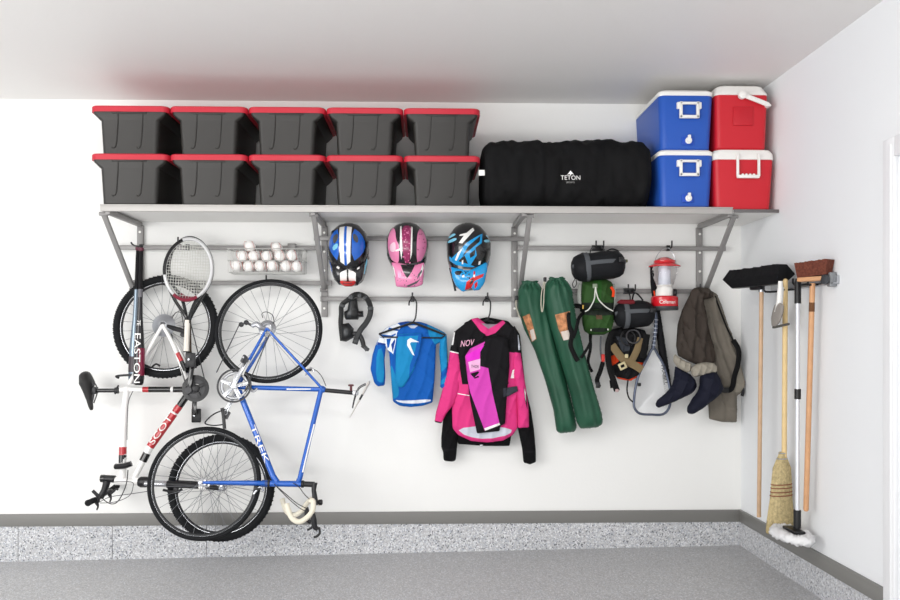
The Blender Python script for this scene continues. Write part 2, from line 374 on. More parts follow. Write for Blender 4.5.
# ================================================================= TOTES
totem = mat('charcoal tote plastic', '#2a2826', .45, bump=.12, bscale=500); lidm = mat('red tote lid', '#bd2537', .42)
LW = (P(480.5, 154, SF).x-P(403.5, 154, SF).x); Hh = .3; LD = .585
def make_tote(x, z):
    """x centre, z base"""
    yc = SF+.008+LD/2
    t = thing('storage_tote', '', 'storage tote', (x, yc, z), 'black storage totes with red lids')
    b = MB(); wb, wt, db, dt = .322, .345, .553, .567
    b.rr([(x, yc, z, wb-.02, db-.02, .02), (x, yc, z+.008, wb, db, .028), (x, yc, z+.215, wt, dt, .03), (x, yc, z+.222, wt+.02, dt+.002, .03), (x, yc, z+.25, LW-.04, dt+.004, .02), (x, yc, z+.27, LW-.03, LD-.012, .02)], totem, 5, True, True)
    # moulded ribs: two slanting U panels on the front
    for s_ in (-1, 1):
        for yy, sg in ((yc-dt/2, -1),):
            x0 = x+s_*.072+.012
            p = [(x0-.004, yy-.002, z+.262), (x0-.008, yy-.001, z+.18), (x0-.016, yy+.002, z+.09), (x0-.022, yy+.003, z+.062), (x0-.034, yy+.0035, z+.052), (x0-.044, yy+.003, z+.058)]
            b.tube(p, .0032, totem, 6, sub=3)
    b.box((x, yc-dt/2-.003, z+.258), (.2, .012, .01), totem, bev=.002)
    body = b.build('body', t, 30)
    b = MB(); zt_ = z+Hh
    b.rr([(x, yc, zt_-.034, LW-.016, LD-.012, .04), (x, yc, zt_-.036, LW, LD, .045), (x, yc, zt_-.006, LW, LD, .045), (x, yc, zt_, LW-.01, LD-.01, .042), (x, yc, zt_, LW-.05, LD-.022, .035), (x, yc, zt_-.0185, LW-.06, LD-.024, .03)], lidm, 5, True, True)
    b.build('lid', t, 30); return t
cx0 = P(128.3, 180, SF).x; dx = P(442, 180, SF).x-cx0; dx /= 4
desc = ['leftmost', 'second from left', 'middle', 'fourth from left', 'rightmost']
first = None
for row in (0, 1):
    for k in range(5):
        lb = 'black storage tote with red lid, %s of the %s row' % (desc[k], ('lower', 'upper')[row])
        if first is None: first = make_tote(cx0, zs_); first['label'] = lb; z00 = zs_
        else: copy_tree(first, (dx*k, 0, row*.2825), lb)
# ================================================================= DUFFEL
dcloth = mat('black duffel canvas', '#121213', .8, bump=.5, bscale=35, var=.25, vscale=9)
dx0, dx1 = P(483.5, 180, -.55).x, P(653, 180, -.55).x; dzt = P(560, 137.5, -.5).z; H = dzt-zs_
df = thing('duffel_bag', 'long black canvas duffel bag with white triangle logo beside the totes', 'duffel bag', ((dx0+dx1)/2, -.3, zs_))
b = MB(); vs = []; fs = []; NU, NV = 90, 44
rnd = random.Random(3); ph = [rnd.uniform(0, 6) for _ in range(12)]
for i in range(NU+1):
    u = i/NU; x = dx0+(dx1-dx0)*u; e = min(u, 1-u)*(dx1-dx0)
    sc = 1 if e > .06 else math.sqrt(max(0, 1-((.06-e)/.06)**2))*.3+.7
    if i in (0, NU): sc = .62
    for k in range(NV):
        a = 2*PI*k/NV; ca, sa = math.cos(a), math.sin(a); n = .62
        yy = math.copysign(abs(ca)**n, ca)*.255; zz = math.copysign(abs(sa)**n, sa)*H/2
        wv = .005*math.sin(83*u+ph[5]+2*math.sin(3*a))*math.cos(7*a+ph[6])+.008*math.sin(14*u+3*sa+ph[0])*math.cos(5*a+ph[1])+.006*math.sin(31*u+ph[2]+4*a)+.004*math.sin(57*u+ph[3])*math.sin(3*a+ph[4])
        dent = -.016*math.exp(-((u-.37)/.02)**2)-.010*math.exp(-((u-.72)/.015)**2)
        sag = -.012*math.sin(PI*2*u+.4) if sa > .2 else 0
        z = zs_+H/2+(zz+(wv+dent)*sa+sag*.5)*sc*(1 if sa > 0 else 1)
        y = -.31+(yy+(wv+dent)*ca)*(sc if sc > .9 else .5+.5*sc)
        vs.append((x, y, max(z, zs_+.002)))
for i in range(NU):
    for k in range(NV): l = (k+1) % NV; fs.append([i*NV+k, i*NV+l, (i+1)*NV+l, (i+1)*NV+k])
fs.append(list(range(NV))[::-1]); fs.append([NU*NV+k for k in range(NV)]); b.add(vs, fs, dcloth); b.build('bag_body', df, 50)
web = mat('black webbing', '#111112', .75)
b = MB()
for px_ in (545, 580):
    x = P(px_, 170, -.56).x; pts = []
    for k in range(17):
        a = PI*(-.25+1.25*k/16)+PI*.5*0; a = -PI/2-.9+ (PI+.3)*k/16
        ca, sa = math.sin(a), math.cos(a)
        pts.append((x, -.31+math.copysign(abs(ca)**.62, ca)*.258, zs_+H/2+math.copysign(abs(sa)**.62, sa)*(H/2+.003)))
    b.strap(pts, .04, .008, web, sub=2, nrm=(1, 0, 0)) if False else None
b.strap([(P(510, 139, -.4).x, -.3, dzt-.02), (P(530, 137, -.4).x, -.32, dzt+.002), (P(560, 137, -.4).x, -.32, dzt+.004), (P(598, 139, -.4).x, -.31, dzt-.006)], .035, .01, web, nrm=(0, 0, 1))
b.tube([(P(588, 139, -.4).x, -.36, dzt-.01), (P(592, 136, -.4).x, -.36, dzt+.012), (P(600, 138, -.4).x, -.36, dzt-.004)], .008, web, 6, sub=4)
b.build('carry_strap', df)
c = P(571, 176, -.575); b = text('TETON', P(570.5, 177.6, -.584), .118, .026, whitef)
b.add([P(570.5, 170.5, -.584), P(567, 175, -.584), P(569.3, 173.9, -.584), P(570.5, 175.2, -.584), P(572.2, 173.6, -.584), P(574.3, 175, -.584)], [[0, 1, 2], [0, 2, 3], [0, 3, 4], [0, 4, 5]], whitef)
text('SPORTS', P(570.5, 182.4, -.584), .05, .009, mat('grey print', '#a9a8a6', .6), mb=b); o = b.build('lettering', df); o['label'] = 'white logo lettering'
b = MB(); b.box(P(482.3, 172.8, -.54), (.045, .008, .034), whitef, bev=.002); b.build('care_tag', df)
# ================================================================= COOLERS
bx0, bx1 = P(660, 180, SF).x, P(714.6, 180, SF).x
def blue_cooler(z, label, Hc=.346):
    cx = (bx0+bx1)/2+.001; W = bx1-bx0+.002; D = .585; yc = SF+.015+D/2
    t = thing('cooler', label, 'cooler', (cx, yc, z), 'blue coolers with white lids')
    b = MB(); b.rr([(cx, yc, z, W-.05, D-.05, .03), (cx, yc, z+.01, W-.03, D-.03, .04), (cx, yc, z+Hc-.038, W-.002, D, .04), (cx, yc, z+Hc-.032, W-.006, D-.004, .04)], blue, 6)
    # raised front panel with drain recess
    b.box((cx+.01, yc-D/2+.012, z+.055), (.07, .014, .05), mat('blue plastic recess', '#1a4db8', .4), bev=.003)
    b.build('body', t, 30)
    b = MB(); b.rr([(cx, yc, z+Hc-.035, W-.01, D-.01, .04), (cx, yc, z+Hc-.033, W+.004, D+.004, .042), (cx, yc, z+Hc-.011, W+.004, D+.004, .042), (cx, yc, z+Hc, W-.02, D-.02, .04)], white, 6); b.build('lid', t, 30)
    b = MB(); yf = yc-D/2; hx, hz = cx+.012, z+.235; hw, hh_ = .118, .098; 
    fr = [(hx-hw/2, yf-.014, hz+hh_/2), (hx+hw/2, yf-.014, hz+hh_/2)]
    for (x0, z0, x1, z1, wd) in ((-hw/2, hh_/2-.009, hw/2, hh_/2-.009, .014), (-hw/2, -hh_/2+.008, hw/2, -hh_/2+.008, .018)):
        b.box((hx, yf-.012, hz+z0), (hw, .02, wd), white, bev=.003)
    for s_ in (-1, 1):
        b.box((hx+s_*(hw/2-.008), yf-.012, hz), (.017, .02, hh_), white, bev=.003)
        b.box((hx+s_*(hw/2+.004), yf-.006, hz+hh_/2-.022), (.022, .022, .04), white, bev=.004)
    b.build('handle', t)
    b = MB(); b.lathe((cx+.012, yf+.004, z+.055), (0, -1, 0), [(.02, 0), (.02, .008), (.013, .01), (.013, .022), (.0, .024)], white, 14); b.box((cx+.012, yf-.012, z+.075), (.016, .02, .02), white, bev=.003); b.build('drain_plug', t); return t
blue_cooler(zs_, 'blue cooler with white lid standing directly on the shelf beside the duffel')
blue_cooler(zs_+.347, 'blue cooler with white lid stacked on the other blue cooler', .358)
rx0, rx1 = P(716.2, 180, SF).x, P(774, 180, SF).x
def red_low():
    z = zc_+.0005; W = rx1-rx0+.012; cx = (rx0+rx1)/2; D = .5; yc = SF+.012+D/2; top = P(745, 148.3, SF).z-z; lb = P(745, 159.5, SF).z-z
    t = thing('cooler', 'wide red cooler with white lid and white bail handle on the corner shelf', 'cooler', (cx, yc, z))
    b = MB(); b.rr([(cx, yc, z, W-.05, D-.05, .03), (cx, yc, z+.01, W-.025, D-.03, .035), (cx, yc, z+lb, W, D, .03), (cx, yc, z+lb+.004, W-.01, D-.01, .03)], red, 6); b.build('body', t, 30)
    b = MB(); b.rr([(cx, yc, z+lb+.001, W-.006, D-.006, .03), (cx, yc, z+lb+.003, W+.008, D+.008, .034), (cx, yc, z+top-.03, W+.004, D+.004, .036), (cx, yc, z+top-.006, W-.02, D-.02, .04), (cx, yc, z+top, W-.05, D-.05, .04)], white, 6); b.build('lid', t, 30)
    b = MB(); yf = yc-D/2-.012; a = [P(737.5, 154, SF), P(737.8, 176.5, SF), P(758.5, 176.5, SF), P(759, 154, SF)]
    for q, r in ((a[0], a[1]), (a[3], a[2])): b.box(((q.x+r.x)/2, yf, (q.z+r.z)/2), (.014, .018, q.z-r.z), white, bev=.003)
    b.box(((a[1].x+a[2].x)/2, yf, a[1].z), (a[2].x-a[1].x+.01, .022, .02), white, bev=.005)
    for k in range(4): b.ball(((a[1].x+.03+k*.0225), yf, a[1].z+.01), .009, white, 10)
    b.build('handle', t); return z+top
zr = red_low()
def red_top(z):
    xl_, xr_ = P(717, 120, SF).x, P(770, 120, SF).x; cx = (xl_+xr_)/2; W = xr_-xl_; D = .38; yc = SF+.02+D/2; lb = P(745, 94.3, SF).z-z; top = P(745, 82.5, SF).z-z
    t = thing('cooler', 'narrow red cooler with white domed lid and swing handle on the wide red one', 'cooler', (cx, yc, z))
    b = MB(); b.rr([(cx, yc, z, W-.035, D-.04, .03), (cx, yc, z+.01, W-.015, D-.02, .035), (cx, yc, z+lb, W, D, .03), (cx, yc, z+lb+.003, W-.01, D-.01, .03)], red, 6)
    rc = mat('red plastic recess', '#c01828', .4); b.box((P(744.5, 115, SF).x, yc-D/2+.003, P(744, 115, SF).z), (.125, .012, .115), rc, bev=.005); b.build('body', t, 30)
    b = MB(); b.rr([(cx, yc, z+lb+.001, W-.006, D-.006, .03), (cx, yc, z+lb+.003, W+.004, D+.004, .034), (cx, yc, z+lb+.012, W+.004, D+.004, .036), (cx, yc, z+top-.01, W-.04, D-.05, .04), (cx, yc, z+top, W-.08, D-.09, .04)], white, 6); b.build('lid', t, 30)
    b = MB(); yf = SF-.004; a, c = P(742.5, 94.5, yf), P(769, 105, yf)
    b.bar(a, c, .028, .016, white, up=(0, 1, 0), bev=.006); b.lathe((a.x, yf+.012, a.z-.003), (0, -1, 0), [(.024, 0), (.024, .024), (.018, .028), (0, .029)], white, 16)
    b.bar(c, (c.x+.004, yc, c.z+.004), .03, .014, white, up=(0, 0, 1), bev=.005)
    b.bar((c.x+.004, yc, c.z+.004), (c.x+.004, yc+D/2+.004, c.z+.004), .03, .014, white, up=(0, 0, 1), bev=.005); b.bar((c.x+.004, yc+D/2+.008, c.z+.004), (a.x, yc+D/2+.008, a.z), .028, .014, white, up=(0, 1, 0), bev=.005)
    b.build('handle', t)
red_top(zr)
# ================================================================= BICYCLES
trekblue = mat('blue bicycle paint', '#1058b6', .25, .1, coat=.6); trekdark = mat('navy bicycle paint', '#123f86', .3, coat=.5)
mwhite = mat('white bicycle paint', '#ecebe9', .28, coat=.5); mred = mat('red bicycle paint', '#b3202a', .3, coat=.5); tapem = mat('cream bar tape', '#e2dccb', .75, bump=.5, bscale=120)
rimblk = mat('dark rim', '#2a2b2d', .4, .3); spokem = mat('spoke steel', '#8d8f93', .35, .7)
def wheel(bike, name, c, nrm, R, tr, rimw, rmat, nsp=28, phase=0.0, rimr=.006):
    nrm = Vector(nrm).normalized(); u = Vector((1, 0, 0)); w_ = nrm.cross(u).normalized(); c = Vector(c)
    rr_ = R-tr*2
    b = MB(); b.torus(c, nrm, rr_-rimw/2+.006, rimr, rmat, 96, 8, rimw/(2*rimr)); b.torus(c, nrm, rr_+.003, rimr*1.25, chrome, 96, 6, .55); W = b.build(name, bike, 60)
    b = MB(); b.torus(c, nrm, R-tr, tr, rubber, 96, 12); b.build('tyre', W, 60)
    b = MB(); b.lathe(c-nrm*.055, nrm, [(.006, -.012), (.006, 0), (.026, .008), (.026, .014), (.014, .018), (.013, .09), (.024, .094), (.024, .1), (.006, .106), (.006, .12)], chrome, 16); b.build('hub', W)
    for k in range(nsp):
        a = 2*PI*(k+phase)/nsp; s_ = 1 if k % 2 else -1; a2 = a+(.42 if (k//2) % 2 else -.42)*1.6
        p = c+nrm*s_*.04+(u*math.cos(a2)+w_*math.sin(a2))*.024; q = c+(u*math.cos(a)+w_*math.sin(a))*(rr_-rimw+.006)
        b = MB(); b.tube([p, q], .0012, spokem, 4); b.build('spoke', W)
    return W
def sline(a, b, k): return [Vector(a).lerp(Vector(b), i/k) for i in range(k+1)]
# ---------------- blue road bicycle
TA = math.atan(.22/.94)
def T(px, py, off=0): return P(px, py, -.25-(py-330)*.22/153+off)
tn = Vector((0, -math.cos(TA), math.sin(TA)))
hubr, hubf = T(268.8, 330.5), T(204.3, 483)
bk = thing('bicycle', 'blue road bicycle hanging nose down with cream taped drop handlebar and pale saddle', 'bicycle', T(270, 430), None)
wheel(bk, 'rear_wheel', hubr, tn, .339, .0135, .022, rimblk, 28)
wheel(bk, 'front_wheel', hubf, tn, .342, .0145, .02, rimblk, 28, .3)
BB = T(236, 387); SC = T(323, 389.5); HT, HB = T(301.5, 484), T(270, 483.5)
b = MB()
b.tube(sline(BB, SC, 4), .015, trekblue, 14); b.tube([T(322, 386), T(300, 478), T(298, 482)], .0155, trekblue, 14)
b.tube([T(239, 391), T(273, 476)], .0185, trekblue, 14); b.tube([HB, HT], .019, trekblue, 14)
b.tube([T(273, 476), T(277, 482)], .019, trekblue, 12)
for s_ in (-1, 1):
    o_ = tn*s_*.062; i_ = tn*s_*.02
    b.tube([hubr+o_, BB.lerp(hubr, .45)+tn*s_*.045, BB+i_], [.008, .0105, .011], trekblue, 10, sub=4); b.tube([hubr+o_, SC.lerp(hubr, .3)+tn*s_*.035, SC+i_], [.007, .008, .008], trekblue, 10, sub=4)
b.lathe(BB-tn*.035, tn, [(.021, 0), (.021, .07)], trekblue, 16); b.ball(SC, .021, trekblue, 14)
fr = b.build('frame', bk, 50)
ang = math.atan2(-(478-403), (273-242))
b = text('TREK', T(260.3, 443.5)+Vector((0, -.0225, 0)), .25, .03, whitef, wrap=.0205, dirv=T(273, 476)-T(239, 391)); b.build('lettering', fr)
b = MB(); b.tube([T(313.5, 424)+Vector((.006, -.012, 0)), T(307, 450)+Vector((.006, -.012, 0)), T(302, 472)+Vector((.006, -.012, 0))], .005, whitef, 6); b.tube([T(287, 389)-Vector((0, .012, 0)), T(311, 389)-Vector((0, .012, 0))], .0045, whitef, 6); b.build('decal_stripe', fr)
b = MB()
for s_ in (-1, 1):
    o_ = tn*s_*.05; b.tube([hubf+o_, T(225, 483)+tn*s_*.047, T(250, 483.2)+tn*s_*.036, T(265, 483.5)+tn*s_*.012], [.008, .0115, .015, .015], trekblue, 12, sub=4)
b.lathe(T(262, 483.5), (T(270, 483.5)-T(262, 483.5)), [(.022, 0), (.022, .03), (.017, .045)], trekdark, 14); b.build('fork', bk, 50)
b = MB(); d = (HT-HB).normalized(); b.lathe(HB-d*.012, d, [(.022, 0), (.023, .01), (.019, .014)], black, 16); b.build('headset', bk); b = MB(); b.lathe(HT-d*.002, d, [(.019, 0), (.023, .004), (.022, .016), (.015, .02)], black, 16); b.build('headset', bk)
st0, st1 = T(303, 484), T(314.5, 484.5); bc = T(315.5, 502)
b = MB(); b.tube([st0, st1], .017, black, 12); b.tube([st1+Vector((0, 0, .012)), T(313.8, 490), bc], [.019, .014, .017], black, 12); b.lathe(bc-tn*.028, tn, [(.02, 0), (.02, .056)], black, 14); b.build('stem', bk)
# drop bar: tops run in and out of the wall plane, hooks reach down and back
hb = MB(); tp = {}
b = MB(); b.tube([bc-tn*.2, bc+tn*.2], .0125, black, 10); bar = b.build('handlebar', bk)
for s_ in (1, -1):
    o_ = tn*s_*.205
    pts = [bc+tn*s_*.1, bc+tn*s_*.19, T(315.5, 505)+o_, T(314, 514)+o_, T(309, 521)+o_, T(301, 525.5)+o_, T(294, 522)+o_, T(290.5, 514)+o_, T(289, 508)+o_]
    sh_ = Vector((.02, 0, .02)) if s_ > 0 else Vector((-.075, 0, .065))
    pts = [p+(sh_*min(1, max(0, (i-1)/1.5))) for i, p in enumerate(pts)]
    b = MB(); b.tube(pts, .0155, tapem, 12, sub=5); b.build('bar_tape', bar)
    h0 = pts[3]; b = MB(); b.tube([h0+Vector((0, 0, -.02)), h0+Vector((.006, 0, -.06)), h0+Vector((.012, 0, -.10)), h0+Vector((.03, 0, -.112))], [.014, .017, .015, .012], black, 10, sub=3)
    b.strap([h0+Vector((.035, 0, -.1)), h0+Vector((.04, 0, -.135)), h0+Vector((.02, 0, -.155)), h0+Vector((.005, 0, -.158))], .014, .008, black, 3); b.build('brake_lever', bk)
b = MB(); b.lathe(bc+Vector((.0, -.01, 0)), (1, 0, 0), [(.008, 0), (.012, .02), (.017, .024), (.017, .04), (.01, .044)], black, 12); b.build('bell', bk)
# crankset, near side
near = tn*.05; cn = BB+near
b = MB(); b.torus(cn, tn, .101, .0045, dgrey, 72, 8, 1.3); CR = b.build('crankset', bk, 60)
b = MB(); b.torus(cn-tn*.008, tn, .078, .004, chrome, 60, 6, 2.4); b.build('inner_chainring', CR)
ad = (T(248, 364)-T(236, 387)).normalized(); side = tn.cross(ad)
b = MB(); b.lathe(cn, tn, [(.024, -.01), (.024, .012), (.012, .018), (0, .018)], chrome, 18)
for k in range(5):
    a = 2*PI*k/5+.3; dd = ad*math.cos(a)+side*math.sin(a); b.bar(cn, cn+dd*.088, .026, .007, chrome, up=tn, bev=.003)
b.build('chainring_spider', CR)
for s_, nm in ((1, -1), (-1, 1)):
    base = (cn+tn*.014) if s_ > 0 else (BB-tn*.05); e = base+ad*.17*s_
    b = MB(); b.bar(base-ad*.012*s_, e, .026, .014, chrome, up=tn, bev=.005); b.lathe(e-tn*.008, tn, [(.015, 0), (.015, .018)], chrome, 12); b.build('crank_arm', CR)
    pe = e+tn*.055*s_; b = MB(); b.tube([e, e+tn*.1*s_], .006, chrome, 8)
    q = T(222, 413)-T(236, 387)
    b.bar(pe-ad*.03, pe+ad*.02, .075, .02, dgrey, up=side, bev=.006)
    b.build('pedal', bk)
    if s_ < 0:
        b = MB(); f0 = T(226, 409, -.0); b.tube([f0, T(214, 414), T(206, 421), T(206, 424), T(214, 425.5), T(223, 424.5)], .0042, black, 8, sub=4); b.strap([T(222, 408), T(223.5, 416), T(224.5, 429)], .022, .006, black, 3); b.build('toe_clip', bk)
# cassette, derailleur, chain
cc = hubr+tn*.05; b = MB()
for k, r in enumerate((.05, .044, .038, .03)): b.torus(cc+tn*.005*k, tn, r, .0025, chrome, 40, 4, 2)
b.lathe(cc-tn*.01, tn, [(.03, 0), (.03, .01)], alu, 16); b.build('cassette', bk)
b = MB(); b.tube([T(268, 331)+near, T(263, 330)+near*1.4, T(259, 327)+near*1.5, T(254, 329)+near*1.5], [.01, .016, .018, .012], alu, 10, sub=3)
j1, j2 = T(248, 324.5)+near, T(243, 326.5)+near
b.tube([T(256, 329)+near*1.3, j1, j2], [.009, .007, .006], dgrey, 8); b.lathe(j1-tn*.004, tn, [(.016, 0), (.016, .008)], black, 14); b.lathe(j2-tn*.004, tn, [(.016, 0), (.016, .008)], black, 14); b.build('rear_derailleur', bk)
def along(c, d1, r): return c+d1*r
cl = MB(); tl = (hubr-BB).normalized(); pr = tn.cross(tl)
cl.tube([cc+pr*-.03+tn*.008, cn+pr*-.078], .0035, dgrey, 6); cl.tube([j2+Vector((-.012, 0, -.0)), T(218.5, 374)+near], .0035, dgrey, 6)
arc = []; 
for k in range(19): a = PI*(.12+1.45*k/18); arc.append(cn+(Vector((1, 0, 0))*-math.sin(a)*.103+tn.cross(Vector((1, 0, 0)))*math.cos(a)*.103*-1))
cl.tube(arc, .0042, dgrey, 6); cl.build('chain', bk)
b = MB(); b.bar(T(243, 376)+near, T(250, 361)+near, .03, .012, white, up=tn, bev=.003); b.build('chain_guard', bk)
b = MB(); b.tube([T(249, 376, -.02), T(250, 388, -.02), T(254, 391, -.02), T(257, 388, -.02)], [.008, .01, .01, .006], chrome, 8, sub=3); b.build('front_derailleur', bk)
b = MB()
b.tube([T(263, 318, -.05), T(262, 313.5, -.06), T(267, 312, -.06), T(273, 316, -.06), T(273.5, 326, -.05), T(268, 333, -.05)], .0026, black, 6, sub=4)
b.build('cable', bk); b = MB(); b.tube([T(326, 386, -.02), T(322, 377, -.02), T(317, 371, -.02), T(312, 369, -.02)], .0026, black, 6, sub=3)
b.build('cable', bk); b = MB(); b.tube([T(313, 502), T(305, 495, -.03), T(299, 487, -.03), T(293, 483, -.03)], .0026, black, 6, sub=4); b.build('cable', bk); b = MB(); b.tube([T(315, 512, -.05), T(303, 510, -.06), T(290, 500, -.05), T(277, 487, -.03)], .0026, black, 6, sub=4)
b.build('cable', bk); b = MB(); b.tube([T(308, 509, -.05), T(298, 504, -.06), T(288, 496, -.05), T(274, 484, -.03)], .0026, black, 6, sub=4); b.build('cable', bk)
for (x, y) in ((309, 370), (258, 489)):
    b = MB(); b.tube([T(x-4, y+5, -.02), T(x+2, y-2, -.03), T(x+5, y+2, -.03)], .007, chrome, 8, sub=3); b.box(T(x, y, -.03), (.03, .02, .014), black, bev=.003); b.build('brake_caliper', bk)
b = MB(); b.tube([T(323, 390), T(353, 392.8)], .0135, black, 14); b.lathe(T(351, 391), (T(351, 387)-T(351, 391)), [(.008, -.01), (.008, .03), (.018, .032), (.018, .04)], mat('maroon clamp', '#5d2a30', .5), 12); b.build('seatpost', bk)
b = MB(); s0, s1 = T(369.5, 381.5), T(350, 417.5); ax = (s1-s0); nn = Vector((ax.z, 0, -ax.x)).normalized()
if nn.x < 0: nn = -nn
b.tube([s0.lerp(s1, t) for t in (0, .06, .25, .5, .75, .95, 1)], [.03, .05, .052, .034, .02, .016, .01], mat('pale saddle leather', '#d8d4ce', .5), 16, sub=4, sq=.17, nrm=nn); sd = b.build('saddle', bk)
b = MB()
for s_ in (-1, 1): b.tube([T(366, 384)+tn*s_*.02, T(359, 388)+tn*s_*.022, T(355, 397)+tn*s_*.022, T(352.5, 408)+tn*s_*.01], .0035, dgrey, 6, sub=3)
b.box(T(355.5, 393), (.035, .04, .03), alu, bev=.006); b.build('saddle_rail', sd)
b = MB(); b.bar(s0.lerp(s1, .35)+Vector((.002, -.045, 0)), s0.lerp(s1, .5)+Vector((.002, -.04, 0)), .004, .012, black); 
if True: b.build('saddle_mark', sd)
# ---------------- white and red mountain bicycle
def S(px, py, off=0): return P(px, py, -.14-(py-327)*.12/160+off)
sA = math.atan(.12/.99); sn = Vector((0, -math.cos(sA), math.sin(sA)))
bk = thing('bicycle', 'white red and black mountain bicycle hanging nose down at left with fat knobbly tyres', 'bicycle', S(170, 430))
def knob_tyre(c, R):
    b = MB(); u = Vector((1, 0, 0)); w_ = sn.cross(u); 
    for k in range(150):
        a = 2*PI*k/150; d_ = u*math.cos(a)+w_*math.sin(a); t_ = -u*math.sin(a)+w_*math.cos(a)
        for s_ in ((-1, 1) if k % 2 else (0,)):
            p = Vector(c)+d_*(R-.005-.006*abs(s_))+sn*s_*.013; M_ = Matrix((t_, sn, d_)).transposed(); b.box(p, (.008, .012, .008), rubber, M_)
    return b
hr, hf = S(165.8, 326.3), S(221.3, 487.5)
for nm, c in (('rear_wheel', hr), ('front_wheel', hf)):
    W = wheel(bk, nm, c, sn, .334, .025, .018, rimblk, 28, .5, .009)
    ty = [x for x in W.children if x.name.startswith('tyre')][0]; kb = knob_tyre(c, .338); pass
    kb.build('tread', bk, 30).parent = W
BB = S(191, 391); SC = S(127, 390); HT, HB = S(115.5, 481), S(139, 481.5)
b = MB()
b.tube([SC+Vector((0, 0, .01)), S(125, 405), S(123, 440), S(122.5, 470), S(122, 480)], [.02, .021, .022, .024, .022], mwhite, 16)
b.tube([S(120, 389.5), S(189, 389.5)], .0175, mwhite, 16); b.tube([S(188, 394), S(150, 447)], [.021, .0245], mwhite, 16); b.tube([S(150, 447), S(133, 480)], [.0245, .018], mwhite, 16)
b.tube([HT, HB], .025, mwhite, 16)
for s_ in (-1, 1):
    b.tube([hr+sn*s_*.066, S(150, 353)+sn*s_*.055, S(131, 384)+sn*s_*.03], [.011, .0125, .014], mwhite, 10, sub=4); b.tube([hr+sn*s_*.066, S(178, 350)+sn*s_*.06, BB+sn*s_*.03], [.011, .014, .014], mwhite, 10, sub=4)
b.lathe(BB-sn*.037, sn, [(.026, 0), (.026, .074)], black, 16); b.ball(SC, .024, mwhite, 14); fr = b.build('frame', bk, 50)
def sleeve(pa, pb, r, m, nm='decal_band', n=16, off=0):
    b = MB(); b.tube([pa, pb], r, m, n); return b.build(nm, fr)
sleeve(S(149, 389.5), S(171, 389.5), .0182, blacks); sleeve(S(173.5, 389.5), S(187, 389.5), .0184, blacks); sleeve(S(143, 389.5), S(149, 389.5), .0181, mred)
sleeve(S(122.9, 447), S(122.7, 455), .0232, mred); sleeve(S(122.7, 455), S(122.4, 463), .0238, blacks)
sleeve(S(187, 395.5), S(179.5, 406), .0222, blacks); sleeve(S(179.5, 406), S(175, 412), .0236, mred); sleeve(S(174, 413.5), S(150.3, 446.6), .0256, mred); sleeve(S(147, 453), S(143, 461), .0246, blacks)
nh = sn*.068
for (a, c, m_) in ((S(180, 354), S(184, 362), mred), (S(184, 362), S(188, 371), blacks)):
    b = MB(); b.tube([a+sn*.058, c+sn*.055], .0152, m_, 10); b.build('decal_band', fr)
ang = math.atan2(447-406, 180-151)
b = text('SCOTT', S(164.5, 426)+Vector((0, -.033, 0)), .255, .036, whitef, wrap=.032, dirv=S(188, 394)-S(150, 447)); b.build('lettering', fr)
b = MB()
b.lathe(S(149, 482), S(139, 482)-S(149, 482), [(.03, 0), (.034, .02), (.034, .05), (.026, .066)], black, 14)
cr = S(148, 483); b.bar(cr+sn*.06, cr-sn*.06, .04, .03, black, up=(1, 0, 0), bev=.008); fk = b.build('fork', bk)
for s_ in (-1, 1):
    b = MB(); b.tube([S(148, 483)+sn*s_*.058, S(172, 483.8)+sn*s_*.058], .015, chrome, 12); b.build('stanchion', fk)
    b = MB(); b.tube([S(170, 483.8)+sn*s_*.058, S(190, 484.5)+sn*s_*.058, hf+sn*s_*.058], [.022, .02, .014], black, 12); b.tube([S(202, 485.6)+sn*s_*.06, S(209, 486)+sn*s_*.06], .0215, whitef, 12); b.build('fork_leg', fk)
b = MB(); b.tube([S(163, 490, -.06), S(176, 492, -.06), S(182, 489, -.06)], .008, black, 8, sub=3); b.box(S(176, 490, -.05), (.03, .03, .05), black, bev=.006); b.build('front_brake', bk)
b = MB(); b.tube([S(102.5, 478.5), S(115, 479)], .023, black, 14); b.lathe(S(103, 478.5), S(100, 478.5)-S(103, 478.5), [(.024, -.01), (.024, .012), (.018, .016)], blacks, 14)
b.tube([S(107, 481), S(104.5, 490), S(100.5, 497)], [.024, .02, .021], black, 12, sub=3); b.build('stem', bk)
g0, g1, gc = P(88, 503, -.50), P(117, 486, -.04), P(100.5, 497, -.262)
b = MB(); b.tube([g0.lerp(gc, .2), g0.lerp(gc, .8), gc, g1.lerp(gc, .8), g1.lerp(gc, .2)], [.011, .012, .016, .012, .011], black, 12); bar = b.build('handlebar', bk)
for g in (g0, g1):
    b = MB(); b.tube([g, g.lerp(gc, .08), g.lerp(gc, .5)], [.02, .018, .017], rubber, 12); b.build('grip', bar)
    k = g.lerp(gc, .55); b = MB(); b.tube([k, k+Vector((.015, -.01, -.02)), k+Vector((.022, -.01, -.04)), k+Vector((.018, -.02, -.06))], [.012, .012, .006, .005], black, 8, sub=3); b.box(k+Vector((.01, 0, .0)), (.034, .035, .034), black, bev=.008); b.build('brake_lever', bk)
b = MB(); k = P(96, 494, -.4); b.tube([k+Vector((-.02, 0, .02)), k+Vector((.02, 0, -.02))], .011, black, 8); b.build('bar_end', bar)
b = MB(); b.tube([P(107, 492, -.3), P(112, 493, -.31), P(116, 489, -.3), P(118, 490, -.3)], .006, black, 8, sub=3); b.build('shift_lever', bk)
b = MB(); b.strap([S(115.5, 466.5, -.03), S(124, 466, -.035), S(131.5, 463.5, -.03)], .036, .05, black, 3); b.build('frame_clamp', bk)
b = MB(); b.tube([S(128, 470, -.04), S(126, 485, -.05), S(119, 500, -.06), S(112, 504, -.06), S(104, 500, -.07), S(102, 496, -.07)], .0032, black, 6, sub=5)
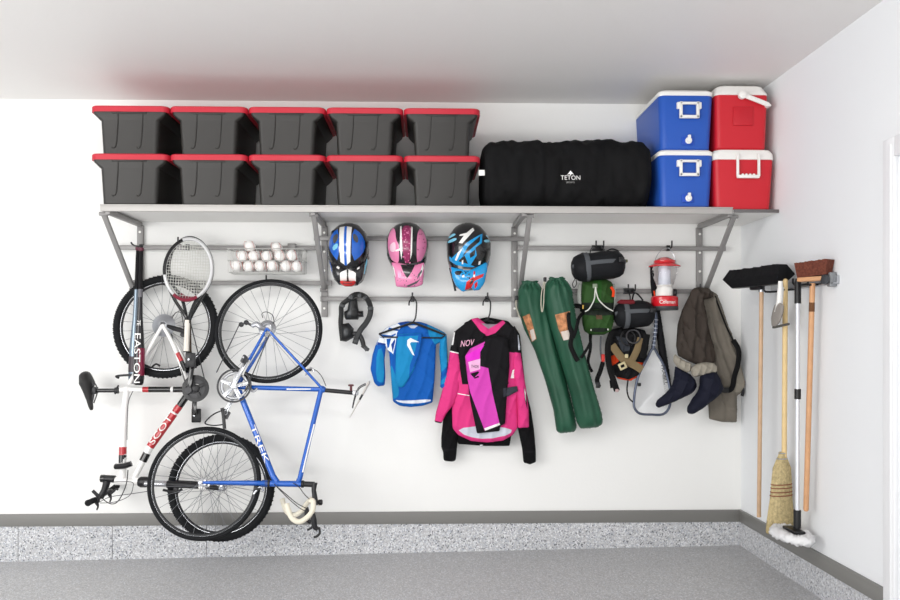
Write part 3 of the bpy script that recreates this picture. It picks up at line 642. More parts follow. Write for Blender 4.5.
b.build('cable', bk); b = MB(); b.tube([S(100, 503, -.1), S(115, 502, -.08), S(129, 496, -.06), S(133, 487, -.05), S(131, 482, -.05), S(110, 482, -.06)], .0022, dgrey, 6, sub=5)
b.build('cable', bk); b = MB(); b.tube([S(98, 503, -.1), S(110, 497, -.1), S(130, 494, -.08), S(150, 491, -.08)], .0022, dgrey, 6, sub=5); b.build('cable', bk); b = MB(); b.tube([S(133, 391, -.03), S(129, 400, -.03), S(127.5, 412, -.03), S(127, 440, -.03)], .0022, dgrey, 6, sub=5); b.build('cable', bk)
b = MB(); b.tube([S(94, 390.5), S(117, 390.5)], .0135, blacks, 14); b.build('seatpost', bk)
b = MB(); b.lathe(S(115, 390.5), S(118.5, 390.5)-S(115, 390.5), [(.02, 0), (.02, .022)], black, 14); b.strap([S(115, 394, -.01), S(117, 388, -.02), S(118.5, 385.5, -.03)], .012, .008, black, 3); b.build('seat_clamp', bk)
b = MB(); s0, s1 = S(83, 373), S(92, 409.5); ax = s1-s0; nn = Vector((ax.z, 0, -ax.x)).normalized()
if nn.x > 0: nn = -nn
def sp(px, py): return S(px, py)
b.tube([S(84, 372.5), S(85, 375), S(87, 383), S(88.3, 391), S(89.5, 400), S(91, 407), S(91.6, 410)], [.028, .055, .072, .05, .028, .022, .012], mat('black saddle cover', '#2b2a2a', .5), 16, sub=4, sq=.6, nrm=nn); sd = b.build('saddle', bk)
b = MB()
for s_ in (-1, 1): b.tube([S(92, 381)+sn*s_*.02, S(95.5, 387)+sn*s_*.022, S(95.5, 394)+sn*s_*.022, S(93, 403)+sn*s_*.012], .004, dgrey, 6, sub=3)
b.box(S(95, 390.5), (.03, .05, .045), black, bev=.008); b.build('saddle_rail', sd)
near = sn*.058; cn = S(199.5, 388)+near*.6
cn = S(198, 389)+near
b = MB(); b.lathe(cn-sn*.004, sn, [(.062, 0), (.085, .001), (.085, .006), (.06, .008)], black, 40, False); b.lathe(cn-sn*.014, sn, [(.03, 0), (.062, .002), (.062, .007), (.03, .009)], dgrey, 30, False); CR = b.build('crankset', bk)
b = MB(); b.lathe(cn, sn, [(.026, -.02), (.026, .014), (.014, .02), (0, .02)], black, 16)
for k in range(4):
    a = 2*PI*k/4+.5; dd = Vector((1, 0, 0))*math.cos(a)+sn.cross(Vector((1, 0, 0)))*math.sin(a); b.bar(cn, cn+dd*.068, .022, .008, black, up=sn, bev=.003)
b.build('chainring_spider', CR)
for s_, (pe, ) in ((1, (S(196.5, 362),)), (-1, (S(190.5, 415),))):
    base = cn+sn*.018 if s_ > 0 else S(192, 391)-sn*.06; base = S(192, 391)+sn*s_*.072; e = pe+sn*s_*.08
    b = MB(); b.bar(base, e, .03, .017, blacks, up=sn, bev=.006); b.lathe(base-sn*.012, sn, [(.021, 0), (.021, .024)], dgrey, 12); b.build('crank_arm', CR)
    b = MB(); b.tube([e, e+sn*.1*s_], .007, chrome, 8); b.bar(e+sn*s_*.055+Vector((0, 0, -.045)), e+sn*s_*.055+Vector((0, 0, .045)), .06, .024, black, up=sn, bev=.006); b.build('pedal', bk)
cc = hr+sn*.04; b = MB()
for k, r in enumerate((.072, .064, .056, .049, .042, .035, .028)): b.torus(cc+sn*.0045*k, sn, r-.003, .0022, alu, 44, 4, 2)
b.lathe(cc-sn*.004, sn, [(.03, -.004), (.064, -.002), (.064, 0), (.03, .002)], alu, 30, False); b.build('cassette', bk)
b = MB(); b.tube([S(170, 327)+near, S(178, 330)+near*1.3, S(187, 333)+near*1.3, S(190, 338)+near*1.2], [.01, .016, .015, .01], black, 10, sub=3)
for (x, y) in ((190, 322), (186, 336)): b.lathe(S(x, y)+near*1.1, sn, [(.017, 0), (.017, .008)], black, 14)
b.build('rear_derailleur', bk)
b = MB(); b.tube([S(193, 323)+near*1.1, S(208, 384)+near], .0035, dgrey, 6); b.tube([S(174, 335)+near, S(188, 384)+near], .0035, dgrey, 6); b.build('chain', bk)
b = MB(); b.tube([S(172, 318, -.06), S(176, 312.5, -.07), S(181, 313, -.07), S(183, 322, -.07), S(184, 330, -.06)], .0026, black, 6, sub=4); b.build('cable', bk)
b = MB(); b.tube([S(152, 367, -.06), S(156, 364, -.06), S(160, 366, -.05)], .006, black, 8, sub=3); b.build('rear_brake', bk)
b = MB(); b.strap([S(119, 378, -.03), S(116, 376.5, -.05), S(121, 375.5, -.07), S(131, 375, -.06)], .014, .01, black, 3); b.build('quick_release', bk)
# ================================================================= HOOKS, BATS, RACKETS, BASKET
def hook(px, py, ln, label, group='black hooks on the shelf rails', dbl=0, name='rail_hook', up=.04):
    """hook clipped over the rail at (px,py), reaching ln forward from it"""
    a = P(px, py, -.057); t = thing(name, label, 'hook', (a.x, -.042, a.z-.02), group)
    b = MB(); b.box((a.x, -.043, a.z), (.026 if not dbl else .026+dbl, .034, .037), black, bev=.004); b.build('clip', t)
    for s_ in ((0,) if not dbl else (-dbl/2, dbl/2)):
        b = MB(); b.tube([(a.x+s_, -.06, a.z), (a.x+s_, -.06-ln*.7, a.z-.004), (a.x+s_, -.06-ln, a.z+.004), (a.x+s_, -.063-ln, a.z+up)], .0052, black, 8, sub=4); b.build('arm', t)
    return t
hook(141, 247, .17, 'black hook at the left end of the top rail holding the bats', up=.01); hook(187.5, 247, .2, 'black hook holding the tennis rackets')
hook(269.5, 282.5, .105, 'black hook carrying the rear wheel of the blue road bicycle'); hook(165, 282.5, .06, 'black hook carrying the rear wheel of the mountain bicycle')
hook(412.5, 299, .05, 'black hook holding the hanger of the blue jersey'); hook(487, 299, .05, 'black hook holding the hanger of the pink clothing')
hook(597.5, 248, .07, 'double black hook above the small black stuff sack at the top rail', dbl=.05); hook(668.5, 248, .07, 'black hook holding the wire bail of the red lantern')
hook(629, 291, .07, 'double black hook above the lower black stuff sack', dbl=.046)
def bat(x0, y0, x1, y1, Y, m1, name_l, txt=None, kr=.0165):
    a, c = P(x0, y0, Y), P(x1, y1, Y); d = (c-a); Ln = d.length; d.normalize()
    t = thing('baseball_bat', name_l, 'baseball bat', (c.x, Y, c.z), None)
    b = MB(); b.lathe(a, d, [(.0, -.004), (kr*.7, -.003), (kr, 0), (kr, .012), (.0115, .02)], mat('bat knob', '#5b2436', .4), 20); b.build('knob', t)
    b = MB(); b.lathe(a, d, [(.0115, .018), (.0125, .1), (.013, .27)], mat('bat grip', '#1d1c1e', .8, bump=.5, bscale=80), 20); b.build('grip', t)
    b = MB(); b.lathe(a, d, [(.013, .268), (.017, Ln*.5), (.026, Ln*.64), (.0325, Ln*.75), (.0335, Ln*.95), (.030, Ln*.985), (.022, Ln)], m1, 28); bb = b.build('barrel', t)
    return a, d, Ln, t, bb
a, d, Ln, t, bb = bat(138, 247.5, 133.5, 383.5, -.175, mat('silver blue bat', '#7f8d99', .25, .6), 'silver blue baseball bat half hidden behind the black one')
b = MB(); b.lathe(a+d*(Ln*.8), d, [(.0345, 0), (.0345, .1)], mat('dark bat band', '#3a3036', .4), 28, False); b.build('band', bb)
a, d, Ln, t, bb = bat(141.3, 248, 138.6, 385, -.245, mat('black bat', '#1d1b1f', .22, .2, coat=.4), 'black baseball bat with white EASTON lettering hanging at far left')
t['label'] = 'black and crimson baseball bat with white lettering hanging at far left'
b = MB(); b.lathe(a+d*(Ln*.73), d, [(.0333, 0), (.0341, .02), (.0341, Ln*.2)], mat('crimson print', '#7d1738', .3, coat=.3), 28, False); 
V = [v for v in b.v]; b2 = MB(); n = 28
b2.v = b.v; b2.f = [f for f in b.f if sum(b.v[i].x for i in f)/len(f) > P(139.8, 360, -.245).x]; b2.m = [0]*len(b2.f); b2.flat = [False]*len(b2.f); b2.mats = b.mats; b2.build('crimson_panel', bb)
ba = math.atan2(d.z, d.x)
b = text('EASTON', P(139.0, 358, -.245)+Vector((0, -.037, 0)), .31, .038, whitef, wrap=.038, dirv=d); text('7E', P(140.2, 323, -.245)+Vector((0, -.0295, 0)), .035, .022, whitef, wrap=.028, mb=b, dirv=d); b.build('lettering', bb)
fl = MB(); fl.lathe(a+d*(Ln*.3), d, [(.0142, 0), (.0146, .05)], mat('grey bat wrap', '#66656a', .5), 24, False); fl.build('grip_band', bb)
def racket(cx, cy, rx, ry, ang, Y, main, acc, label, hx, hy, hx2, hy2, tcol, hcol):
    c = P(cx, cy, Y); k = (Y+CAMD)/FPX; A, B_ = rx*k, ry*k; ca, sa = math.cos(ang), math.sin(ang)
    def E(u, v, r=1): return c+Vector(((u*ca-v*sa), 0, (u*sa+v*ca)))
    t = thing('tennis_racket', label, 'tennis racket', P(hx2, hy2, Y))
    pts = [E(A*math.cos(2*PI*i/72), B_*math.sin(2*PI*i/72)*(1-.05*math.cos(2*PI*i/72)**2)) for i in range(72)]
    b = MB(); b.tube(pts, .0115, main, 10, closed=True, sq=1.25, nrm=(0, 1, 0)); h = b.build('head_frame', t)
    b = MB(); q = pts[22:40]; b.tube([p+Vector((0, -.006, 0)) for p in q], .0105, acc, 8, sq=1.1, nrm=(0, 1, 0)); b.build('frame_band', h)
    b = MB(); q = pts[48:61]; b.tube([p+Vector((0, -.006, 0)) for p in q], .0112, mat('crimson racket paint', '#7c1d33', .35), 8, sq=1.1, nrm=(0, 1, 0)); b.build('frame_band', h)
    b = MB()
    for i in range(-7, 8):
        x = A*.93*i/8; v = B_*math.sqrt(1-(x/A)**2)*.97; b.tube([E(x, -v), E(x, v)], .0011, tcol, 4)
    for i in range(-9, 10):
        z = B_*.95*i/10; v = A*math.sqrt(1-(z/B_)**2)*.97; b.tube([E(-v, z), E(v, z)], .0011, tcol, 4)
    b.build('strings', h)
    th_ = P(hx, hy, Y)
    b = MB(); b.tube([pts[44]+Vector((.0, 0, 0)), E(-A*.42, -B_*1.05), th_+Vector((-.012, 0, .02)), th_+Vector((-.008, 0, -.02))], [.011, .011, .01, .01], acc, 8, sub=4); b.tube([pts[64], E(A*.42, -B_*1.05), th_+Vector((.012, 0, .02)), th_+Vector((.008, 0, -.02))], [.011, .011, .01, .01], acc, 8, sub=4); b.build('throat', t)
    b = MB(); e = P(hx2, hy2, Y); b.tube([th_, th_.lerp(e, .5), th_.lerp(e, .96), e], [.0165, .0165, .018, .0195], hcol, 8); b.tube([e, e+(e-th_).normalized()*.008], .0195, black, 8); b.build('handle', t)
racket(190.5, 268, 21.5, 30, .03, -.2, mat('graphite racket', '#3f4144', .35, .3), blacks, 'dark graphite tennis racket behind the white framed one', 188.5, 321, 188.8, 352, mat('string', '#d8d8d2', .5), mat('tan grip', '#55493f', .8))
racket(188.3, 269.5, 23.2, 30.5, -.1, -.245, mat('silver racket', '#d3d3d4', .3, .3), blacks, 'silver and black tennis racket with white grip hanging in front of its twin', 187.5, 320, 186.3, 351, MATS['string'], mat('white grip tape', '#e6e0d6', .8, bump=.4, bscale=60))
# basket of baseballs
ballm = mat('white baseball leather', '#f0efec', .55); stitch = mat('baseball stitching', '#b8504c', .7); wire = mat('pale wire', '#b9b9b6', .4, .4)
bx0, bx1, bz0, bz1 = P(228, 272, -.2).x, P(304, 272, -.2).x, P(260, 272.5, -.2).z, P(260, 249, -.2).z; yb0, yb1 = -.215, -.065
t = thing('wire_basket', 'pale wire basket of baseballs hung from the top rail', 'basket', ((bx0+bx1)/2, -.14, bz0))
b = MB()
def loop(pts, r): b.tube(pts, r, wire, 6, closed=True)
for z, r in ((bz1, .0035), ((bz0+bz1)/2, .0022), (bz0, .003)):
    s_ = .012 if z == bz0 else 0; loop([(bx0+s_, yb0, z), (bx1-s_, yb0, z), (bx1-s_, yb1, z), (bx0+s_, yb1, z)], r)
for i in range(14):
    x = bx0+(bx1-bx0)*i/13; x = min(max(x, bx0+.004), bx1-.004); b.tube([(x, yb0, bz1), (x, yb0, bz0), (x, yb1, bz0), (x, yb1, bz1)], .0016, wire, 5)
for i in range(1, 5):
    y = yb0+(yb1-yb0)*i/5; b.tube([(bx0, y, bz1), (bx0+.012, y, bz0), (bx1-.012, y, bz0), (bx1, y, bz1)], .0016, wire, 5)
b.build('wire_frame', t)
for px_ in (251, 292):
    x = P(px_, 247, -.06).x; b = MB(); zr_ = P(px_, 247.4, -.045).z; b.box((x, -.056, zr_+.018), (.052, .05, .006), steel, bev=.002); b.box((x, -.078, (zr_+.018+bz1)/2-.006), (.052, .006, zr_+.018-bz1+.02), steel, bev=.002); b.build('hanger_tab', t)
def baseball(c):
    o = MB(); o.ball(c, .0365, ballm, 20); m = o.build('baseball'); 
    for s_ in (-1, 1):
        q = MB(); q.torus(Vector(c)+Vector((s_*.02, -.008, .004)), (1, .35*s_, .3), .0305, .0011, stitch, 28, 4); q.build('stitching', m)
    return tag(m, 'white baseball heaped in the wire basket', 'baseball', 'baseballs in the wire basket')
bx = (bx1-bx0-.08)/5; r_ = .0375; balls = []; rb = random.Random(5)
for row in range(2):
    n_ = 6 if row == 0 else 5
    for i in range(n_):
        for j in (0, 1):
            x = bx0+.045+(.0375 if row else 0)*1.05+i*(bx1-bx0-.09)/5; y = yb0+.04+j*.073+(0 if row == 0 else .0)
            z = bz0+.0395+row*.066+rb.uniform(0, .003)
            balls.append((x+rb.uniform(-.006, .006), y+rb.uniform(-.002, .002), z+rb.uniform(-.002, .005)))
balls += [(bx0+.13, -.15, bz0+.17), (bx0+.3, -.14, bz0+.163)]
o0 = None
for c in balls:
    if o0 is None: o0 = baseball(c); c0 = c
    else: copy_tree(o0, Vector(c)-Vector(c0))
# ================================================================= HELMETS
def spots(poly, n, r, seed):
    rb = random.Random(seed); xs = [p[0] for p in poly]; ys = [p[1] for p in poly]; out = []
    while len(out) < n:
        x, y = rb.uniform(min(xs), max(xs)), rb.uniform(min(ys), max(ys))
        if inpoly(poly, np.array([x]), np.array([y]))[0]:
            rr_ = r*rb.uniform(.5, 1.2); a = rb.uniform(0, 6); out.append([(x+rr_*math.cos(a+q)*rb.uniform(.5, 1.2), y+rr_*math.sin(a+q)*rb.uniform(.5, 1.2)) for q in (0, 1.3, 2.5, 3.8, 5)])
    return out
def off(px, py, sc, poly): return [(px+x/sc, py+y/sc) for x, y in poly]
hb_ = mat('helmet black gloss', '#141417', .2, coat=.6); hbl = mat('helmet blue gloss', '#1460c4', .18, coat=.6); hw = mat('helmet white gloss', '#ecebe8', .2, coat=.6)
hr_ = mat('helmet red gloss', '#cf1f1f', .22, coat=.5); hpk = mat('helmet pink gloss', '#e283ad', .25, coat=.5); hmg = mat('helmet raspberry', '#8f2458', .3, coat=.4); hcy = mat('helmet cyan gloss', '#1496d6', .22, coat=.5); hgr = mat('helmet grey', '#4c4d50', .3, coat=.4); hlc = mat('helmet pale blue', '#7fc9e4', .25, coat=.4)
def helmet_base(t, oval, Y, T_, m, zones, nm='shell', back=.5): b = puff(oval, Y, T_, m, zones, L=60, back=back, sm=2, step=1.0); return b.build(nm, t, 60)
o_ = lambda poly: off(325, 215, 7.5, poly)
t = thing('motocross_helmet', 'blue and black motocross helmet with white stripes and red visor tip', 'helmet', P(348, 288, -.16), 'motocross helmets on the middle rail')
helmet_base(t, o_([(110, 75), (185, 58), (255, 78), (310, 140), (332, 210), (325, 300), (300, 390), (270, 440), (185, 460), (100, 440), (50, 380), (25, 290), (20, 210), (45, 130)]), -.17, .15, hb_, [
  (o_([(60, 150), (120, 108), (120, 370), (60, 300), (35, 240)]), hbl, 1), (o_([(215, 108), (280, 150), (315, 230), (290, 310), (215, 372)]), hbl, 1),
  (o_([(70, 175), (112, 150), (115, 200), (80, 240)]), hgr, 1), (o_([(225, 150), (262, 180), (258, 235), (222, 200)]), hgr, 1), (o_([(70, 250), (110, 225), (115, 262), (75, 285)]), hlc, 1),
  (o_([(120, 105), (157, 100), (160, 385), (130, 365)]), hw, 0), (o_([(176, 100), (212, 105), (204, 365), (178, 385)]), hw, 0), (o_([(157, 100), (176, 100), (178, 390), (160, 390)]), hbl, 0)])
b = puff(o_([(25, 250), (332, 250), (326, 330), (312, 430), (285, 500), (240, 532), (120, 530), (72, 490), (48, 420), (30, 340)]), -.17, .1, hb_, [(o_([(40, 340), (56, 400), (62, 470), (50, 440), (38, 380)]), hbl, 0), (o_([(316, 330), (322, 350), (300, 450), (292, 440)]), hlc, 0)], L=60, back=.5, sm=1, step=1.2); b.build('chin_guard', t, 60)
b = puff(o_([(60, 350), (130, 385), (175, 408), (215, 400), (300, 345), (298, 400), (285, 480), (240, 535), (230, 505), (120, 505), (110, 530), (70, 480), (55, 410)]), -.235, .05, hb_, [
  (o_([(130, 430), (168, 412), (168, 495), (118, 495), (118, 440)]), hw), (o_([(180, 412), (215, 425), (235, 440), (235, 500), (182, 495)]), hw), (o_([(95, 385), (115, 395), (110, 412), (90, 400)]), hw), (o_([(245, 400), (262, 390), (262, 405), (245, 415)]), hw)], L=60, back=1, sm=1, step=1); b.build('visor', t, 60)
b = puff(o_([(108, 488), (175, 500), (240, 488), (228, 525), (200, 538), (150, 538), (122, 525)]), -.24, .06, hr_, [(o_([(135, 512), (212, 512), (205, 524), (142, 524)]), mat('dark red', '#7d1417', .4))], L=60, back=1, sm=1, step=1); b.build('visor_tip', t, 60)
for s_, xs in ((-1, 30), (1, 322)):
    b = MB(); c = o_([(xs, 320)])[0]; b.lathe(P(c[0], c[1], -.17), (s_, -.3, 0), [(.016, -.02), (.016, .0), (.01, .006), (0, .007)], hgr, 14); b.build('pivot_screw', t)
o_ = lambda poly: off(382, 215, 7.5, poly)
t = thing('motocross_helmet', 'pink and black motocross helmet with raspberry centre stripe', 'helmet', P(407, 287, -.16), 'motocross helmets on the middle rail')
ov = [(110, 75), (185, 55), (255, 70), (310, 115), (345, 180), (350, 250), (325, 330), (300, 390), (185, 430), (90, 390), (55, 330), (32, 250), (35, 170), (65, 110)]
pl_ = [(85, 95), (105, 130), (110, 200), (135, 250), (130, 385), (85, 360), (55, 300), (45, 230), (52, 160)]; pr = [(290, 105), (320, 150), (338, 220), (325, 300), (290, 360), (262, 380), (262, 210), (270, 140)]
sp_ = spots(pr, 26, 6, 4); sp2 = spots([(150, 100), (222, 100), (215, 370), (160, 370)], 34, 7, 9)
helmet_base(t, o_(ov), -.17, .16, hb_, [(o_(pl_), hpk, 1), (o_(pr), hpk, 1), (o_([(150, 95), (225, 95), (222, 250), (210, 372), (170, 372), (158, 250)]), hmg, 1), (o_([(140, 100), (150, 95), (158, 280), (150, 350), (140, 280)]), hw), (o_([(222, 100), (232, 110), (228, 300), (216, 350)]), hw), (o_([(60, 240), (100, 215), (110, 250), (105, 290), (70, 290)]), mat('helmet pale pink', '#f0c8d8', .25, coat=.5), 1), (o_([(105, 278), (140, 270), (140, 285), (108, 290)]), hw)]+[(o_(q), hmg) for q in sp_[:16]]+[(o_(q), hpk) for q in sp2])
vz = [(70, 365), (110, 385), (140, 375), (165, 430), (190, 480), (225, 430), (245, 370), (280, 385), (318, 350), (315, 430), (305, 525), (250, 540), (170, 542), (105, 535), (92, 450)]
b = puff(o_([(32, 230), (350, 230), (335, 330), (320, 420), (308, 520), (110, 520), (85, 440), (68, 380), (40, 320)]), -.17, .11, hb_, [(o_([(68, 370), (92, 430), (104, 500), (80, 440)]), hw), (o_([(325, 360), (318, 420), (300, 490), (305, 400)]), hw)], L=60, back=.5, sm=1, step=1.2); b.build('chin_guard', t, 60)
b = puff(o_([(70, 355), (120, 355), (190, 360), (255, 372), (318, 355), (315, 430), (305, 525), (250, 542), (170, 545), (105, 537), (92, 450)]), -.25, .05, hpk, [(o_([(140, 375), (250, 372), (225, 430), (190, 482), (160, 430)]), hb_, 0), (o_([(72, 370), (92, 400), (105, 470), (88, 440)]), hw), (o_([(305, 370), (312, 400), (290, 470), (284, 440)]), hw), (o_([(172, 445), (212, 440), (212, 446), (172, 451)]), hgr), (o_([(270, 450), (300, 410), (300, 430), (262, 490)]), hgr), (o_([(180, 535), (250, 505), (290, 480), (262, 515), (200, 541)]), hgr)]+[(o_(q), hgr) for q in spots([(100, 430), (300, 430), (300, 530), (110, 530)], 26, 4.5, 2)], L=60, back=1, sm=1, step=1); b.build('visor', t, 60)
o_ = lambda poly: off(440, 215, 7.06, poly)
t = thing('motocross_helmet', 'black and cyan motocross helmet with red visor lettering, rightmost of three', 'helmet', P(468, 292, -.16), 'motocross helmets on the middle rail')
helmet_base(t, o_([(120, 75), (200, 52), (280, 78), (330, 135), (358, 200), (358, 290), (320, 390), (200, 430), (100, 390), (50, 310), (45, 200), (70, 130)]), -.17, .16, hb_, [
  (o_([(55, 160), (95, 138), (110, 155), (60, 175)]), hlc, 1), (o_([(50, 190), (110, 175), (112, 195), (55, 210)]), hlc, 1), (o_([(318, 150), (345, 150), (352, 170), (320, 165)]), hlc, 1), (o_([(300, 190), (355, 180), (350, 200), (305, 210)]), hlc, 1),
  (o_([(225, 105), (235, 125), (150, 220), (125, 215), (160, 165), (130, 165), (135, 155), (180, 145)]), hw), 
  (o_([(292, 145), (285, 215), (240, 250), (250, 300), (200, 380), (165, 300), (120, 340), (90, 360), (60, 330), (130, 270), (180, 215), (250, 170)]), hcy), (o_([(275, 165), (270, 205), (150, 310), (190, 240)]), hb_), (o_([(240, 260), (235, 300), (205, 320), (200, 290)]), hb_), (o_([(150, 255), (110, 340), (100, 330), (120, 280)]), hw), (o_([(60, 290), (90, 330), (200, 360), (300, 400), (120, 420), (70, 350)]), hcy, 1), (o_([(148, 335), (158, 330), (158, 360), (148, 358)]), hw), (o_([(265, 340), (280, 335), (276, 360), (262, 362)]), hw)]+[(o_(q), hb_) for q in spots([(90, 370), (300, 370), (290, 410), (110, 410)], 12, 7, 8)])
b = puff(o_([(46, 220), (358, 220), (356, 300), (335, 390), (318, 470), (275, 528), (160, 540), (100, 505), (72, 400), (50, 310)]), -.17, .11, hb_, [(o_([(64, 340), (80, 400), (100, 470), (85, 450)]), hpk), (o_([(350, 300), (335, 350), (320, 420), (310, 400)]), hcy)], L=60, back=.5, sm=1, step=1.2); b.build('chin_guard', t, 60)
b = puff(o_([(75, 365), (120, 375), (200, 388), (330, 330), (335, 380), (315, 480), (280, 530), (235, 535), (225, 515), (160, 545), (110, 500), (85, 440)]), -.25, .05, hcy, [
  (o_([(175, 530), (185, 475), (230, 440), (235, 400), (245, 400), (245, 440), (310, 415), (300, 440), (240, 470), (215, 525)]), hr_), (o_([(215, 460), (235, 455), (228, 480), (205, 500)]), hb_), (o_([(155, 430), (170, 425), (168, 442), (154, 443)]), hw), (o_([(232, 425), (244, 425), (243, 445), (231, 443)]), hw), (o_([(100, 400), (160, 395), (140, 425), (110, 430)]), hb_, 1), (o_([(240, 490), (262, 470), (262, 500), (245, 525)]), hr_)]+[(o_(q), hb_) for q in spots([(110, 400), (220, 400), (215, 450), (110, 450)], 12, 7, 3)], L=60, back=1, sm=1, step=1); b.build('visor', t, 60)
b = MB(); b.strap([P(450, 268, -.2), P(453, 280, -.2), P(455.5, 291, -.2)], .014, .008, hb_, 3); b.build('chin_strap', t)
# ================================================================= STRAPPED GUARD
mesh_g = mat('charcoal foam', '#161718', .5, bump=.4, bscale=60); mg2 = mat('grey moulded plastic', '#2c2f32', .3)
o_ = lambda poly: off(330, 285, 8.58, poly)
t = thing('neck_brace', 'black strapped body protector looping over the rail left of the blue jersey', 'protective guard', P(355, 350, -.1))
def gp(x, y, d=-.09): q = o_([(x, y)])[0]; return P(q[0], q[1], d)
b = MB(); b.strap([gp(165, 125, -.1), gp(190, 95, -.115), gp(240, 80, -.12), gp(300, 100, -.12), gp(335, 150, -.11), gp(350, 200, -.1)], .034, .03, mesh_g, 4); b.build('padded_loop', t)
b = MB(); b.strap([gp(350, 190, -.1), gp(342, 260, -.1), gp(310, 325, -.11), gp(262, 385, -.12), gp(235, 440, -.12), gp(212, 505, -.115)], .036, .018, mat('grey black webbing', '#202224', .5, bump=.5, bscale=90), 4); b.build('strap', t)
b = MB(); b.strap([gp(165, 120, -.11), gp(130, 145, -.11), gp(98, 180, -.1), (gp(97, 250)), (gp(92, 320)), gp(98, 400), gp(108, 478)], .032, .026, mesh_g, 4); b.build('padded_loop', t)
for (x, y, sx, sz, an) in ((105, 175, .036, .02, .5), (345, 200, .034, .024, -.2), (300, 110, .03, .022, -.6), (255, 90, .026, .03, 0), (180, 105, .03, .03, .4), (225, 480, .03, .018, -.4)):
    b = MB(); b.box(gp(x, y, -.135), (sx, .014, sz), mg2, Matrix.Rotation(an, 3, 'Y'), bev=.004); b.build('strap_buckle', t)
b = puff(o_([(168, 115), (232, 115), (240, 190), (248, 222), (285, 222), (290, 272), (248, 278), (242, 298), (135, 298), (122, 272), (120, 228), (148, 215), (158, 160)]), -.085, .045, mesh_g, [(o_([(172, 130), (190, 130), (184, 285), (150, 285), (158, 200)]), mg2), (o_([(245, 226), (285, 226), (285, 270), (247, 270)]), blacks), (o_([(120, 230), (148, 218), (146, 290), (125, 270)]), blacks), (o_([(195, 205), (240, 205), (240, 212), (195, 212)]), mg2)], L=4, step=1, sm=0); b.build('back_pad', t, 40)
b = puff(o_([(100, 335), (160, 325), (205, 375), (198, 415), (205, 450), (140, 487), (95, 480), (90, 400)]), -.09, .05, mesh_g, [(o_([(120, 380), (150, 370), (168, 400), (150, 440), (120, 430)]), mg2, 1), (o_([(160, 335), (200, 378), (190, 385), (150, 345)]), mg2)], L=5, step=1, sm=0); b.build('chest_pad', t, 40)
b = MB(); b.strap([gp(195, 418, -.11), gp(245, 422, -.115), gp(275, 470, -.115), gp(288, 520, -.11)], .03, .012, black, 4); b.build('buckle_strap', t)
b = MB(); b.strap([gp(275, 515, -.115), gp(300, 535, -.115), gp(322, 560, -.115)], .028, .014, black, 3); b.box(gp(315, 548, -.125), (.034, .016, .022), mg2, Matrix.Rotation(.5, 3, 'Y'), bev=.004); b.build('buckle', t)
# ================================================================= CLOTHES
def fold(sc, amp, ph, ax=.3):
    def f(x, y):
        w1 = 1-abs(math.sin((x+ax*y+1.5*math.sin(y*.11+ph))*sc*.55+ph)); w2 = 1-abs(math.sin((.5*x-y*.75+2*math.sin(x*.13+ph*2))*sc*.4+ph*3))
        return amp*(1.6*w1**2+1.3*w2**3-.9)
    return f
def drape(sc, amp, ph, ax=.3, pinch=None):
    def f(x, y):
        q = x+ax*y+1.2*math.sin(y*.06+ph)
        return amp*(math.sin(q*sc+ph)+.6*math.sin(q*sc*1.9+ph*2+.02*y)+.4*math.sin(y*.12+x*.2+ph)*math.sin(q*sc*.7))
    return f
fold_old = lambda sc, amp, ph, ax=.3: (lambda x, y: amp*math.sin((x+ax*y)*sc+ph)*math.cos((y-.2*x)*sc*.37+ph*2)+amp*.5*math.sin((x*.8-y*.5)*sc*1.9+ph))
jb = mat('royal blue jersey', '#1259ad', .7, bump=.25, bscale=120); jc = mat('cyan jersey', '#1a84ba', .7, bump=.25, bscale=120); jw = mat('white jersey print', '#e4eaf0', .7); jn = mat('navy jersey edge', '#1b3f8e', .7)
def hanger(hx, hy, sy, xa, ya, xb, yb, Y, label):
    t = thing('clothes_hanger', label, 'hanger', P(hx, sy, Y), 'black clothes hangers')
    b = MB(); k = lambda x, y: P(x, y, Y)
    b.tube([k(hx-4, hy+4), k(hx-3.5, hy), k(hx, hy-3.5), k(hx+3.2, hy), k(hx+3.5, hy+6), k(hx+2.5, sy-5), k(hx, sy)], .005, black, 8, sub=5); b.build('hook', t)
    b = MB(); b.tube([k(hx, sy), k(xa, ya)], [.008, .0065], black, 8); b.tube([k(hx, sy), k(xb, yb)], [.008, .0065], black, 8); b.tube([k(xa, ya), k(xa+4, ya+3), k(xb-4, yb+3), k(xb, yb)], .005, black, 8); b.build('shoulder_bar', t)
hanger(413, 301.5, 322.5, 379, 334, 445.5, 335, -.15, 'thin black hanger with the blue jersey')
o_ = lambda poly: off(360, 290, 4.8, poly)
t = thing('jersey', 'blue and cyan long sleeved jersey with white shoulder marks on a black hanger', 'jersey', P(412, 404, -.12))
YJ = -.11
